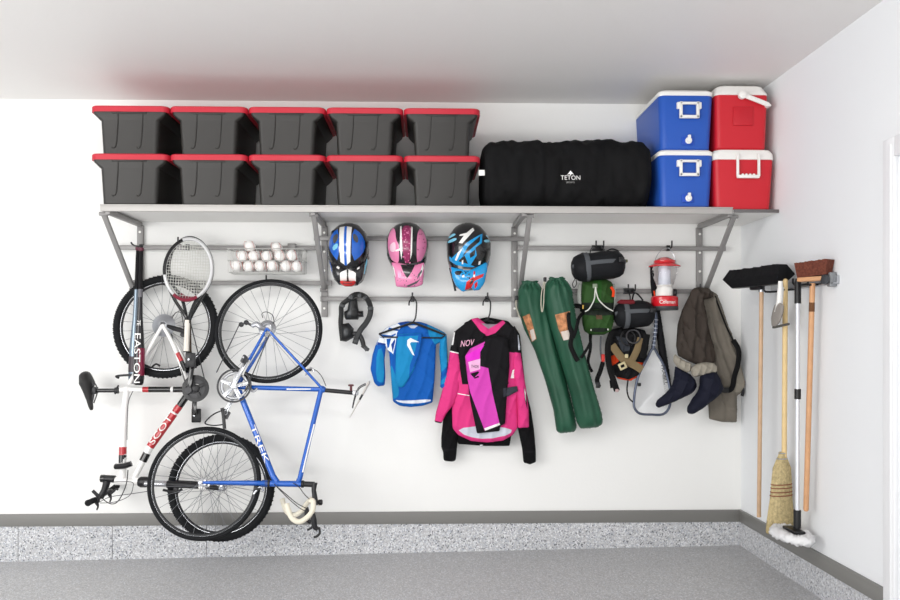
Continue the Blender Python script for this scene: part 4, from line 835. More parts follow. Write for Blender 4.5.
b = puff(o_([(188, 156), (225, 150), (290, 153), (322, 163), (380, 190), (412, 208), (414, 235), (365, 262), (362, 340), (358, 430), (348, 540), (300, 556), (240, 562), (190, 556), (158, 535), (150, 440), (140, 300), (118, 270), (90, 215), (130, 180)]), YJ, .03, jb, [
  (o_([(180, 160), (200, 175), (178, 205), (172, 250), (160, 308), (152, 300), (120, 280), (92, 215), (130, 182)]), jw), (o_([(95, 212), (150, 218), (172, 208), (172, 216), (150, 228), (100, 222)]), jb), (o_([(140, 180), (190, 190), (188, 198), (135, 190)]), jb), (o_([(128, 235), (150, 232), (140, 275), (132, 278)]), jb), (o_([(150, 262), (168, 235), (170, 245), (158, 300)]), jn), (o_([(188, 156), (225, 150), (235, 178), (262, 190), (290, 178), (308, 156), (322, 163), (300, 200), (262, 215), (222, 205), (200, 180)]), jb), (o_([(228, 170), (282, 170), (262, 184), (246, 184)]), mat('grey collar lining', '#b7c0cf', .8)),
  (o_([(322, 163), (412, 208), (414, 235), (360, 262), (330, 215)]), jc), (o_([(145, 340), (180, 430), (190, 500), (170, 520), (155, 520), (148, 440)]), jc, 1), (o_([(165, 525), (200, 530), (262, 528), (340, 522), (338, 535), (262, 545), (190, 540)]), mat('pale hem lining', '#d9dde6', .8), 1), (o_([(188, 156), (225, 150), (225, 158), (195, 168)]), jn)], L=3.2, folds=fold(.5, .006, .4), back=.1); b.build('torso', t, 50)
b = puff(o_([(95, 222), (130, 235), (118, 330), (122, 420), (118, 458), (85, 463), (68, 445), (50, 380), (60, 310), (78, 255)]), YJ-.01, .03, jb, [(o_([(92, 225), (130, 238), (126, 262), (80, 262)]), jw), (o_([(80, 290), (112, 275), (118, 440), (100, 445), (78, 430)]), jc, 1), (o_([(85, 250), (128, 258), (120, 266), (82, 262)]), jn)], L=4, folds=fold(.7, .004, 1), back=.3); b.build('sleeve', t, 50)
b = puff(o_([(385, 215), (416, 210), (420, 300), (424, 400), (420, 465), (400, 475), (385, 468), (388, 400), (380, 300)]), YJ-.01, .028, jc, [(o_([(385, 400), (424, 360), (424, 400), (385, 440)]), jb), (o_([(385, 455), (424, 440), (420, 475), (385, 475)]), jb)], L=4, folds=fold(.9, .005, 2), back=.3); b.build('sleeve', t, 50)
b = puff(o_([(180, 212), (300, 208), (296, 260), (280, 320), (255, 390), (215, 455), (205, 468), (182, 465), (172, 440), (170, 380), (172, 300)]), YJ-.035, .022, jc, [(o_([(300, 208), (296, 260), (275, 330), (235, 420), (240, 360), (265, 290), (282, 210)]), jb, 0), (o_([(228, 240), (242, 230), (285, 250), (245, 250), (240, 258), (262, 315), (252, 310), (226, 265)]), jw), (o_([(175, 215), (295, 210), (290, 218), (178, 224)]), jb)], L=4, folds=fold(.6, .004, 3), back=.3); b.build('folded_sleeve', t, 50)
for x0, x1, y0_, y1_ in ():
    b = puff(o_([(x0, y0_-15), (x1, y1_-20), (x1-5, y0_), (x0+15, y0_+12)]), YJ-.038, .006, jw, sm=0, L=5, step=1.2); b.build('printed_mark', t)
# pink set
hanger(487, 301.5, 320, 457, 332, 517, 331, -.1, 'black hanger with the pink and black clothing set')
pk = mat('hot pink jersey', '#d93a80', .7, bump=.25, bscale=120); pk2 = mat('magenta riding trousers', '#cf44b0', .65, bump=.25, bscale=100); kb = mat('black jersey cloth', '#161518', .8, bump=.3, bscale=100); kg = mat('dark grey cloth', '#3b3d45', .8); jk = mat('black sweatshirt knit', '#0f0f11', .9, bump=.4, bscale=120); lin_ = mat('white mesh lining', '#c9ccd8', .8)
o6 = lambda poly: off(430, 300, 6, poly); o7 = lambda poly: off(430, 380, 6.67, poly)
t = thing('jacket', 'black long sleeved jacket hanging behind the pink jersey', 'jacket', P(485, 463, -.08))
b = puff([(465, 322), (487, 317), (508, 321), (519, 333), (518, 380), (514, 420), (509.5, 446), (485, 446), (458, 444), (455, 410), (456, 340)], -.085, .025, jk, L=4, folds=fold(.5, .004, 1), back=.1); b.build('torso', t, 50)
b = puff(o7([(150, 100), (160, 200), (190, 380), (180, 450), (172, 535), (150, 545), (100, 540), (90, 530), (88, 480), (75, 450), (75, 380), (90, 240)]), -.085, .032, jk, [(o7([(84, 458), (182, 452), (176, 462), (88, 468)]), kb)], L=4, folds=fold(.6, .005, 2), back=.2); b.build('sleeve', t, 50)
b = puff([(514, 325), (520, 335), (523, 365), (526, 390), (531, 410), (534, 430), (535.8, 450), (536, 462), (530, 464.5), (523.5, 462.5), (522, 448), (517, 425), (514, 400), (513, 360)], -.085, .032, jk, [(o7([(622, 470), (706, 470), (706, 480), (622, 480)]), kb)], L=4, folds=fold(.6, .005, 3), back=.2); b.build('sleeve', t, 50)
b = MB(); b.box(P(481.5, 445.5, -.105), (.02, .008, .012), alu, bev=.002); b.build('zip_pull', t)
t = thing('jersey', 'hot pink and black jersey with white hem lining on a black hanger', 'jersey', P(485, 441, -.13)); YK = -.12
b = puff([(471, 319), (478, 317.5), (486, 324), (497, 324), (503, 320), (508, 322), (517, 330), (519, 350), (517, 380), (518, 410), (518, 427), (513, 435), (503, 440.5), (487, 442.5), (471, 441), (458, 435), (452.5, 428), (452, 410), (455, 385), (457, 360), (453, 345), (455, 331)], YK, .034, pk, [
  ([(452, 345), (455, 328), (472, 318), (486, 336), (501, 320), (510, 322), (520, 330), (520, 354), (510, 352), (508, 384), (462, 384), (457, 350)], kb), ([(471, 319), (478, 318), (486, 324), (497, 324), (503, 320), (505, 323), (495, 333), (487, 336), (480, 331)], pk), ([(481, 323.5), (498, 323.5), (488, 329)], mat('collar mesh', '#9a8b98', .8)), ([(456, 428), (484, 425), (512, 428), (510, 434), (487, 439), (466, 436)], lin_, 1), ([(509, 352), (519, 354), (518, 385), (507, 381)], pk), ([(512, 370), (516, 368), (514, 378), (510, 378)], whitef), ([(452, 392), (470, 395), (470, 395.8), (452, 392.8)], whitef)], L=3.2, folds=fold(.45, .006, .2), back=.1); b.build('torso', t, 50)
b = puff([(454.5, 330), (458, 338), (459, 352), (461, 370), (459, 390), (455, 403), (446, 414), (441.5, 423.5), (434.5, 422), (436, 412), (441, 395), (447, 372), (450, 350), (453, 338)], YK-.012, .032, pk, [([(452, 330), (462, 330), (461, 353), (448, 351)], kb), ([(449.5, 350.5), (460, 353), (460, 354), (449.3, 351.8)], whitef), ([(453, 333), (455, 332), (453, 345), (451, 345)], whitef), ([(434, 420.5), (442, 422), (441, 424.5), (434, 423)], kb)], L=4, folds=fold(.6, .005, 4), back=.3); b.build('sleeve', t, 50)
b = puff([(513, 326), (518, 331), (520, 345), (521, 355), (524, 375), (527, 395), (528.8, 410), (529, 427.5), (518, 428), (517, 400), (513, 375), (512, 350)], YK-.012, .032, pk, [([(511, 325), (521, 330), (521, 353), (512, 352)], kb), ([(517.5, 335), (520, 335), (523, 350), (518, 350)], lin_), ([(523, 385), (526, 395), (527, 410), (524.5, 400)], kb), ([(524, 388), (525, 392), (525.6, 402), (524.6, 398)], whitef)], L=4, folds=fold(.6, .005, 5), back=.3); b.build('sleeve', t, 50)
fx = MB()
for q in ([(461, 344), (466, 342), (470, 344), (474, 339), (480, 338.5), (475, 342), (471, 346), (466, 344.5), (462, 347)], [(464, 345), (468, 339), (469.5, 340), (466, 346.5)], [(461, 341), (462.5, 341), (463, 346), (461.5, 346)]): pass
b = text('NOV', P(467.5, 343, -.172), .085, .04, mat('pale pink print', '#f0b6cf', .6), .12, slant=.3); b.build('printed_mark', t)
b = MB()
t2 = thing('riding_trousers', 'magenta and black riding trousers folded over the front of the pink jersey', 'trousers', P(488, 433, -.19)); YT = -.165
b = puff([(484, 338), (500, 335), (509, 338), (509.5, 365), (507, 395), (505, 424), (500, 426), (499.8, 431), (477, 433.5), (470, 400), (467, 375), (465, 356), (472, 346)], YT, .028, kb, [
  ([(463, 352), (485, 341.5), (480, 352), (480, 366), (488, 368), (492, 392), (499.5, 424.5), (484.5, 430.5), (470, 392), (466, 372)], pk2), ([(468, 362), (480, 358.5), (480, 369), (470, 372)], mat('pale pink panel', '#efb3dc', .7)), ([(470, 373.5), (478, 371), (479, 372.5), (474, 377.5), (478, 375.5), (479, 377), (474.5, 378.5)], kb), ([(466, 355), (484, 345), (480, 352), (479, 359), (467, 361)], mat('vivid magenta', '#e12fc9', .65)), ([(484, 428), (499, 422.5), (500, 424.5), (485, 430.5)], whitef), ([(503, 388), (517, 386), (517, 391), (503, 397)], kg)], L=3, folds=fold(.4, .005, 1.5), back=.5); b.build('trouser_legs', t2, 50)
b = text('THOR', P(475, 366.5, -.208), .05, .018, kb, -.05); b.build('lettering', t2)
b = puff([(505, 388), (517, 386), (518, 391), (508, 396.5), (503, 397)], YT, .012, kg, L=5, sm=0, step=1.3); b.build('knee_flap', t2)
# ================================================================= CHAIR BAGS
gm = mat('green nylon', '#1f4f3a', .55, bump=.35, bscale=30, var=.2, vscale=5); orp = mat('orange photo print', '#b07a55', .6, var=.6, vscale=30); cord = mat('drawstring', '#b9b4a4', .8)
def bagfold(outl, ph):
    top = min(p[1] for p in outl); cx = sum(p[0] for p in outl if p[1] < top+12)/max(1, len([p for p in outl if p[1] < top+12]))
    f0 = drape(.42, .006, ph, -.24)
    def f(x, y):
        g = math.exp(-max(0, y-top-3)/9.0); a = math.atan2(y-top+6, x-cx)
        return f0(x, y)+g*(.014*math.sin(a*17+ph)-.012*(1 if y < top+8 else 0))
    return f
def chair_bag(outl, Y, label, tiltf, logo, whites, cordpts, group='green camp chair bags'):
    cx = sum(p[0] for p in outl)/len(outl); yb_ = max(p[1] for p in outl); t = thing('camp_chair_bag', label, 'chair bag', P(cx, yb_, Y), group)
    b = puff(outl, Y, .11, gm, [(logo, orp)]+[(q, mat('pale print', '#cfc4bb', .6)) for q in whites], L=30, folds=bagfold(outl, len(label)), back=.6, sm=2, tilt=tiltf); b.build('bag_body', t, 60)
    b = MB(); b.tube([P(x, y, d) for x, y, d in cordpts], .0035, cord, 6, sub=5); b.build('drawstring', t)
    ym = min(p[1] for p in outl); xm = sum(p[0] for p in outl if p[1] < ym+5)/len([p for p in outl if p[1] < ym+5]); c0 = P(xm, ym+2.5, Y-.01); b = MB(); vs = []; NA = 60
    for (r, h) in ((.05, -.05), (.046, -.02), (.036, -.004), (.036, .006), (.041, .014), (.024, .012), (.008, .004)):
        for i in range(NA): a = 2*PI*i/NA; q = r*(1+.11*math.cos(13*a+xm)+.06*math.cos(5*a)); vs.append(c0+Vector((math.cos(a)*q*1.25, math.sin(a)*q, h+.005*math.cos(4*a+xm))))
    b.add(vs, [[k*NA+i, k*NA+(i+1) % NA, (k+1)*NA+(i+1) % NA, (k+1)*NA+i] for k in range(6) for i in range(NA)]+[[6*NA+i for i in range(NA)], [i for i in range(NA)][::-1]], gm); b.build('gathered_top', t, 60)
    x, y, d = cordpts[0]; b = MB(); b.box(P(x, y, d), (.02, .02, .03), black, bev=.005); b.build('cord_lock', t)
o_ = lambda poly: off(500, 260, 3.333, poly)
chair_bag(o_([(60, 100), (75, 78), (95, 70), (125, 74), (142, 98), (160, 180), (185, 270), (215, 380), (240, 480), (256, 555), (250, 572), (200, 578), (188, 570), (178, 500), (150, 400), (115, 300), (80, 230), (58, 160)]), -.13, 'dark green drawstring camp chair bag nearest the pink clothing', None, o_([(72, 190), (92, 180), (115, 262), (104, 274)]), [o_([(95, 235), (105, 230), (113, 262), (104, 272)])], [(516.5, 298, -.16), (516, 305, -.17), (518, 313, -.17), (521, 319, -.18)])
chair_bag(o_([(148, 85), (160, 66), (190, 58), (218, 64), (238, 95), (250, 180), (275, 290), (310, 420), (338, 510), (342, 545), (325, 558), (268, 562), (255, 540), (235, 450), (205, 350), (165, 220), (146, 140)]), -.2, 'dark green drawstring camp chair bag under the backpack straps', None, o_([(176, 184), (224, 172), (230, 262), (204, 268), (188, 230)]), [o_([(195, 240), (225, 232), (229, 262), (204, 268)])], [(545, 279.5, -.25), (542, 290, -.27), (541, 303, -.27), (542, 312, -.27), (543.5, 305, -.27), (544, 294, -.27), (545, 281, -.25)])
# ================================================================= PACKS AND CAMPING GEAR
blk = mat('black nylon', '#1b1c1f', .6, bump=.35, bscale=60); gst = mat('grey webbing', '#55585c', .7); grn = mat('leaf green pack fabric', '#2e4d24', .65, bump=.4, bscale=50, var=.12, vscale=12); drk = mat('dark pack fabric', '#232a24', .75)
orn = mat('orange fabric', '#e0441c', .6); ltan = mat('tan fabric', '#7b6a4e', .8, bump=.4, bscale=60); whp = mat('white cord', '#d8dad2', .6)
def sack(name, label, x0, x1, y0, y1, Y, rise, loc):
    t = thing(name, label, 'stuff sack', P((x0+x1)/2, y1, Y), 'black stuff sacks with grey compression straps')
    a, c = P(x0, (y0+y1)/2+rise/2, Y), P(x1, (y0+y1)/2-rise/2, Y); R = (y1-y0-abs(rise)*.4)/2*(Y+CAMD)/FPX; ax = c-a; Ln = ax.length
    R *= 1.03; prof = [(0, 0), (R*.45, .004), (R*.78, .02), (R*.93, .045), (R, .08), (R*.985, Ln*.4), (R*1.0, Ln*.6), (R*.98, Ln-.08), (R*.9, Ln-.04), (R*.7, Ln-.016), (R*.4, Ln-.003), (0, Ln)]
    b = MB(); b.lathe(a, ax, prof, blk, 32, False)
    for i, v in enumerate(b.v): v += Vector((0, 0, .004*math.sin(v.x*60)*math.cos(v.z*50+v.y*30)))
    b.build('sack_body', t, 60)
    d = ax.normalized()
    for f in (.27, ):
        b = MB(); b.torus(a+ax*f, d, R*1.01, .004, gst, 40, 6); q = b; 
        q2 = MB(); q2.lathe(a+ax*f-d*.016, d, [(R*1.0, 0), (R*1.02, .003), (R*1.02, .029), (R*1.0, .032)], gst, 40, False); q2.build('strap', t)
    b = MB(); pts = []
    for k in range(15):
        f = k/14; r = R*1.02*min(1, math.sin(PI*min(max(f, .02), .98))**.35)*1.04; pts.append(a+ax*f+Vector((0, -r, r*.2)))
    b.strap(pts, .026, .005, gst, 2); b.box(a+ax*.88+Vector((0, -R*1.03, R*.22)), (.035, .012, .03), black, bev=.004); b.build('strap', t)
    return t, a, c, R
t, a, c, R = sack('stuff_sack', 'black stuff sack hanging from the top rail above the green backpack', 571.5, 624.5, 251, 281, -.2, 5, 0)
b = MB(); b.tube([P(590, 254, -.2), P(591, 249, -.17), P(594, 247.5, -.11)], .004, black, 6, sub=3); b.build('hang_loop', t)
b = MB(); b.tube([P(603, 253, -.2), P(604, 249.5, -.17), P(602, 247.5, -.11)], .004, black, 6, sub=3); b.build('hang_loop', t)
b = MB(); b.tube([P(607, 251, -.2), P(612, 249, -.17), P(618, 251, -.18), P(619, 255, -.2)], .005, blk, 6, sub=4); b.build('grab_loop', t)
b = MB(); b.tube([P(575, 279, -.2), P(572.5, 284, -.2), P(574, 287.5, -.2), P(576.5, 284, -.2), P(576, 280, -.2)], .003, black, 6, sub=4); b.build('drawcord', t)
b = MB(); b.box(P(626, 261, -.21), (.02, .02, .02), mat('olive lock', '#6d6a48', .5), bev=.004); b.build('cord_lock', t)
t, a, c, R = sack('stuff_sack', 'black stuff sack hanging from the lower rail beside the green backpack', 614, 654, 300.5, 328, -.17, 2, 0)
b = MB(); b.tube([P(630, 302, -.17), P(630, 296, -.14), P(628, 292, -.11)], .004, black, 6, sub=3); b.build('hang_loop', t)
b = MB(); b.tube([P(632, 301, -.2), P(634, 293.5, -.2), P(638, 294.5, -.2), P(643, 300.5, -.2)], .0055, blk, 6, sub=4); b.build('grab_loop', t)
b = puff([(616, 303), (620, 299.5), (634, 299.5), (636, 303), (630, 305)], -.225, .012, mat('dark red lining', '#6a1f26', .7), L=5, step=1.2); b.build('red_panel', t)
# green backpack
t = thing('backpack', 'small green and charcoal backpack with white crossed cord hanging on the lower rail', 'backpack', P(597, 336, -.15))
b = puff([(582, 281), (590, 279), (605, 279), (612, 282), (614, 300), (613, 312), (580, 312), (580, 300)], -.13, .08, grn, [([(592, 278), (600, 278), (598, 312), (593, 312)], mat('dark green panel', '#2d5a26', .7)), ([(580, 303), (614, 303), (614, 312), (580, 312)], drk)], L=14, folds=fold(.6, .006, 1), back=.4, step=1.2); b.build('main_compartment', t, 60)
b = puff([(582, 311), (597, 309), (613, 311), (613.5, 322), (611, 331), (604, 335), (590, 335), (584, 331), (582, 322)], -.165, .07, grn, [([(581, 310), (614, 310), (614, 315), (600, 316), (596, 318), (592, 316), (581, 315)], drk), ([(594, 315.5), (600, 315.5), (600, 319.5), (594, 319.5)], mat('brown badge', '#5d4636', .6)), ([(588, 328), (608, 328), (606, 332), (590, 332)], drk, 1)], L=10, folds=fold(.8, .005, 2), back=.4, step=1.2); b.build('front_pouch', t, 60)
b = MB(); dd = -.232
b.tube([P(585, 311.5, dd), P(589, 309, dd), P(594, 300, dd), P(595, 292, dd), P(595.5, 287, dd)], .0042, whp, 6, sub=4); b.tube([P(613, 311, dd), P(606, 307, dd), P(599, 300, dd), P(596.5, 293, dd), P(595.5, 287, dd)], .0042, whp, 6, sub=4); b.build('crossed_cord', t)
b = MB(); b.box(P(595, 286, -.228), (.03, .012, .03), mat('grey green clip', '#7f8d78', .5), bev=.004); b.build('cord_clip', t)
for q in ([(582, 306), (586, 312)], [(607, 328.5), (605, 331)], [(590, 329), (593, 331)]):
    b = MB(); b.box(P(q[0][0]+1, q[0][1]+1, -.237), (.008, .008, .026 if q[0][0] == 582 else .012), mat('yellow zip pull', '#d9b04a', .5) if q[0][0] == 582 else whp, bev=.003); b.build('zip_pull', t)
for (s_, xs) in ((-1, 581), (1, 612.5)):
    b = MB(); b.strap([P(xs, 284, -.12), P(xs+s_*1.5, 295, -.14), P(xs+s_*.5, 305, -.15)], .03, .012, mat('light grey mesh', '#b9bcb6', .8), 4); b.build('side_mesh', t)
b = MB(); b.strap([P(611, 287, -.18), P(613.5, 291, -.19), P(613, 297, -.19)], .018, .008, orn, 3); b.build('orange_tab', t)
b = MB(); b.strap([P(582, 307, -.18), P(574, 306, -.2), P(568.5, 313, -.3), P(569, 325, -.31), P(572, 334, -.31), P(570.5, 345, -.31), P(575, 356, -.31), P(578, 361, -.31)], .03, .008, web, 5); b.strap([P(584, 312, -.18), P(579, 318, -.3), P(576, 330, -.31), P(573, 338, -.315)], .022, .007, web, 5) ; b.build('shoulder_strap', t)
b = MB(); b.strap([P(591, 334, -.17), P(590, 343, -.3), P(585, 352, -.31), P(581, 358, -.31)], .018, .006, web, 5); b.build('waist_strap', t)
b = MB(); b.strap([P(590, 334, -.18), P(590.5, 348, -.2), P(588, 362, -.2), P(592, 372, -.2)], .02, .007, web, 5); b.build('waist_strap', t)
# harness pack
t = thing('harness_pack', 'black brown and orange strapped harness pack hanging under the lower stuff sack', 'harness', P(625, 393, -.12))
b = puff([(609, 330), (625, 326), (645, 330), (649, 342), (646, 358), (641, 366), (640, 376), (630, 381), (618, 379), (611, 370), (606, 352)], -.09, .07, mat('black pack mesh', '#19191b', .8, bump=.6, bscale=40), [([(606, 358), (614, 354), (617, 361), (609, 367)], orn), ([(630, 361), (644, 363), (648, 366), (640, 369), (632, 367)], orn), ([(612, 378), (618, 377), (628, 379.5), (636, 375.5), (634, 380), (625, 383), (614, 382)], orn), ([(614, 336), (624, 338), (628, 350), (620, 352)], mat('dark grey mesh', '#3c3f45', .8))], L=9, folds=fold(.9, .01, 2), back=.3, step=1.3); b.build('pack_body', t, 60)
for nm, pts, wd, m_ in (('webbing', [(612, 345), (617, 352), (622, 358), (628, 362), (636, 366), (642, 370)], .05, ltan), ('webbing', [(641, 338), (637, 350), (632, 360)], .045, ltan), ('webbing', [(613, 330), (608, 345), (609, 365), (614, 382), (617, 391)], .04, web), ('webbing', [(647, 334), (645, 345), (643, 358)], .045, web),
                        ('webbing', [(601, 336), (600.5, 350), (602, 360)], .012, gst), ('webbing', [(603, 362), (600, 372), (597, 380), (599, 387)], .03, web), ('webbing', [(628, 380), (627, 390), (629, 398), (633, 402)], .01, web), ('webbing', [(612, 380), (613, 388)], .035, web)):
    b = MB(); b.strap([P(x, y, -.175-.005*i) for i, (x, y) in enumerate(pts)], wd, .009, m_, 4); b.build(nm, t)
b = MB(); r0 = P(628, 338, -.16); b.torus(r0, (0.2, -1, .1), .05, .006, black, 32, 8); b.torus(r0+Vector((.03, -.02, .01)), (0, -1, .3), .045, .005, dgrey, 32, 8); b.build('hose_coil', t)
for i, (x, y, sx, sz, m_) in enumerate(((622.5, 366, .05, .045, mat('cream buckle', '#c9bd94', .5)), (603, 358, .022, .05, mat('red buckle', '#c22c24', .4)), (617, 390.5, .022, .02, mat('silver pink buckle', '#b39a98', .4)), (626.5, 356, .022, .025, mat('cream buckle', '#c9bd94', .5)), (598, 385, .028, .04, black))):
    b = MB(); b.box(P(x, y, -.21), (sx, .014, sz), m_, Matrix.Rotation(-.45, 3, 'Y') if i == 0 else None, bev=.005)
    if i == 0: b.box(P(x, y, -.216), (sx*.5, .012, sz*.4), web, Matrix.Rotation(-.45, 3, 'Y'), bev=.003)
    b.build('buckle', t)
# landing net
fr_ = mat('blued grey net frame', '#5a6172', .35, .6); netm = mat('pale net mesh', '#f2f3f4', .8)
t = thing('landing_net', 'landing net with angular grey hoop hanging between harness and waders', 'fishing net', P(652, 414, -.1))
YN_ = -.115; k = lambda x, y, d=YN_: P(x, y, d)
hoop = [(653, 348), (647, 359), (640, 372), (636, 385), (634, 400), (634.5, 408), (640, 413.6), (652, 414.6), (663, 414.2), (669, 408), (670.5, 398), (669, 384), (664, 366), (658, 355)]
b = MB(); b.tube([k(x, y) for x, y in hoop], .0085, fr_, 8, closed=True, sub=3, nrm=(0, 1, 0)); b.build('hoop', t)
b = MB(); b.tube([k(653, 349), k(655, 335), k(656, 322), k(655, 312)], .0125, fr_, 10, sub=3)
for i in range(7): p = k(653.6+.32*i, 345-i*4.2); b.torus(p, (0.1, 0, 1), .014, .004, mat('pale handle winding', '#b9bfc9', .4), 16, 6)
b.build('handle', t)
b = MB(); hp = chaikin(hoop, 2); mx_, my_ = 652, 386
for i in range(46):
    x = 634+i*.8; ys = [y for y in np.arange(347, 415, .8) if inpoly(hp, np.array([x]), np.array([y]))[0]]
    if len(ys) > 3:
        pts = [k(x, y, YN_+.0+.05*math.sin(PI*(j/(len(ys)-1)))) for j, y in enumerate(ys)]; b.tube(pts[::4]+[pts[-1]], .0019, netm, 4)
for j in range(70):
    y = 349+j*.93; xs = [x for x in np.arange(632, 672, .8) if inpoly(hp, np.array([x]), np.array([y]))[0]]
    if len(xs) > 3:
        pts = [k(x, y, YN_+.04*math.sin(PI*(i/(len(xs)-1)))) for i, x in enumerate(xs)]; b.tube(pts[::3]+[pts[-1]], .0019, netm, 4)
o = b.build('netting', t); o['kind'] = 'stuff'
b = text('FRABILL', k(664.3, 375, YN_-.012), .13, .022, black, -PI/2+.17) ; b.build('lettering', t)
b = MB(); b.box(k(639.3, 384.5, YN_-.004), (.02, .02, .022), black, bev=.004); b.build('hoop_clamp', t)
# long dark strap / rod sleeve behind the lantern
t = thing('rod_sleeve', 'long narrow black sleeve hanging behind the red lantern', 'sleeve', P(668, 400, -.08))
b = puff([(650, 268), (655, 267), (657.5, 285), (659, 305), (663, 330), (667.5, 360), (672.5, 395), (666, 400), (661, 370), (656.5, 335), (653, 305), (650.5, 285)], -.075, .03, mat('black fabric sleeve', '#17171a', .75, bump=.3, bscale=80), L=8, folds=fold(.5, .003, 1, .1), back=.3, sm=0, step=1.3); b.build('sleeve_body', t)
b = MB(); b.tube([P(654, 291, -.11), P(655.5, 300, -.12)], .006, orn, 6); b.build('orange_tab', t)
# lantern
lr = mat('lantern red enamel', '#cf1826', .25, coat=.5); gl = mat('lantern glass', '#ffffff', .03, trans=1, ior=1.12)
c = P(664.5, 306, -.15); kx = (CAMD-.15)/FPX; ctr = lambda y: P(664.5, y, -.15)
t = thing('camping_lantern', 'red and white camping lantern with clear globe hanging by a wire bail', 'lantern', ctr(310.5)); ax = (0, 0, 1)
def LZ(y): return (ctr(y).z-ctr(310.5).z)
def lat(prof, m_, nm, n=32, cap=True): b = MB(); b.lathe(ctr(310.5), ax, [(r*kx, LZ(y)) for r, y in prof], m_, n, cap); return b.build(nm, t, 40)
lat([(13, 310.3), (13.6, 309.5), (13.6, 306.5)], dgrey, 'base_foot'); bs = lat([(13.0, 306.8), (13.6, 306), (13.4, 297.5), (12.4, 296.4), (8, 296)], lr, 'base')
lat([(8.6, 296), (8.8, 295), (8.6, 290), (7.6, 288.5), (7.2, 285)], white, 'collar'); lat([(7.4, 287.5), (9.8, 281), (12.3, 274), (12.2, 269), (10.6, 265.2), (10.0, 264.5)], gl, 'globe', cap=False)
lat([(5.4, 286), (5.6, 284), (5.4, 266.5), (4.5, 265.5)], mat('lamp tube', '#dfe3ee', .25), 'lamp_tube', 20)
lat([(3, 286), (3, 287)], chrome, 'lamp_base', 12)
lat([(15.8, 267), (16, 266), (11, 263.4), (10.5, 262), (10.6, 260.8), (5, 257.8), (0, 257)], lr, 'cap'); lat([(15.6, 267.1), (9, 265)], lr, 'cap_rim', cap=False)
b = MB(); b.tube([P(654, 266, -.15), P(655.5, 259, -.15), P(660, 251.5, -.14), P(668, 248, -.12), P(672, 252, -.14), P(675.5, 260, -.15), P(676, 266, -.15)], .0022, alu, 6, sub=4); b.build('bail', t)
b = MB(); b.lathe(P(673, 292.5, -.18), (1, -.2, 0), [(.02, 0), (.024, .004), (.024, .02), (.02, .024)], black, 14); b.build('knob', t)
b = text('Coleman', P(664, 302.3, -.15)+Vector((0, -.09, 0)), .1, .024, whitef, wrap=0, fine=True); q = [v for v in b.v]
for v in b.v: dx_ = v.x-ctr(300).x; v.y = -.15-math.sqrt(max(0, (13.65*kx)**2-dx_*dx_))-.001
for v in b.v: pass
b.build('lettering', bs)
# waders
wd_ = mat('dark taupe wader fabric', '#423b36', .8, bump=.35, bscale=60); wl = mat('light taupe wader fabric', '#716b62', .8, bump=.3, bscale=60); wc = mat('pale cuff lining', '#9c968a', .85, bump=.3, bscale=60); nv = mat('navy neoprene', '#191b2a', .7, bump=.3, bscale=80)
t = thing('waders', 'taupe chest waders with navy neoprene feet hung folded over the rail end', 'waders', P(712, 421, -.12))
b = puff([(700, 288), (710, 290), (717, 294), (722, 306), (728, 325), (735, 342), (740, 362), (745, 384), (742, 392), (737, 396), (736.8, 421), (736.5, 422.3), (722, 422), (709.5, 419), (709, 418), (708, 400), (706, 370), (698, 330), (694, 305)], -.08, .045, wl, [([(735, 345), (745, 384), (742, 392), (732, 392), (736, 370)], mat('mid taupe fabric', '#8b857a', .8))], L=6, folds=lambda x, y: drape(.5, .006, 1, -.28)(x, y)+fold(.4, .009, 1, -.35)(x, y), back=.2); b.build('bib_and_leg', t, 60)
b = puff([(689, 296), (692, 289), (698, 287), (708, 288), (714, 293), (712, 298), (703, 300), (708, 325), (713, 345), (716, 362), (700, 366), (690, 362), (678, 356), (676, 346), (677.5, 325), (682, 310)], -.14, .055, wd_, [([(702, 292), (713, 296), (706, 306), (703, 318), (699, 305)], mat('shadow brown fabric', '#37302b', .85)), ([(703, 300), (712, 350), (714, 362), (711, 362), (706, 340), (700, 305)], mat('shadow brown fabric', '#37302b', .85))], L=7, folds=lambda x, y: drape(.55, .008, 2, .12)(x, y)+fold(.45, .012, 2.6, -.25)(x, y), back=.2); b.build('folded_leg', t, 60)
b = puff([(673, 357), (675, 354), (683, 360), (692, 364), (691, 371), (686, 373), (678, 368), (673.5, 362)], -.17, .04, wc, L=6, folds=fold(1, .006, 1), back=.4, step=1.2); b.build('turned_cuff', t)
b = puff([(691, 368), (696, 364), (705, 362), (714, 363), (717.5, 368), (715, 373), (703, 375), (694, 377.5), (691, 374)], -.19, .045, wc, L=6, folds=fold(1, .006, 2), back=.4, step=1.2); b.build('turned_cuff', t)
b = puff([(675, 366), (684, 371), (690, 374), (695, 380), (696.5, 387), (692, 393), (680, 399), (668, 404.5), (658, 408), (655, 405), (657, 400), (666, 393), (672, 386), (674, 378)], -.16, .07, nv, L=12, folds=fold(.7, .005, 1), back=.5, step=1.2); b.build('neoprene_foot', t)
b = puff([(700, 375), (708, 372), (716, 371), (720, 380), (723, 388), (720, 394), (710, 402), (700, 410), (692, 414.5), (687, 413), (687, 407), (692, 399), (698, 391), (700, 384)], -.19, .08, nv, L=12, folds=fold(.7, .005, 3), back=.5, step=1.2); b.build('neoprene_foot', t)
b = MB(); b.strap([P(733, 340, -.13), P(738.5, 350, -.14), P(738, 364, -.14), P(734.5, 376, -.14), P(732, 388, -.14), P(726, 390.5, -.14), P(719, 389, -.13)], .035, .01, web, 5); b.box(P(724, 390, -.15), (.06, .016, .035), black, bev=.005); b.build('suspender_strap', t)
b = MB(); b.strap([P(715, 296, -.12), P(720, 310, -.13), P(727, 328, -.13), P(734, 342, -.13)], .012, .006, web, 4); b.build('seam_strap', t)
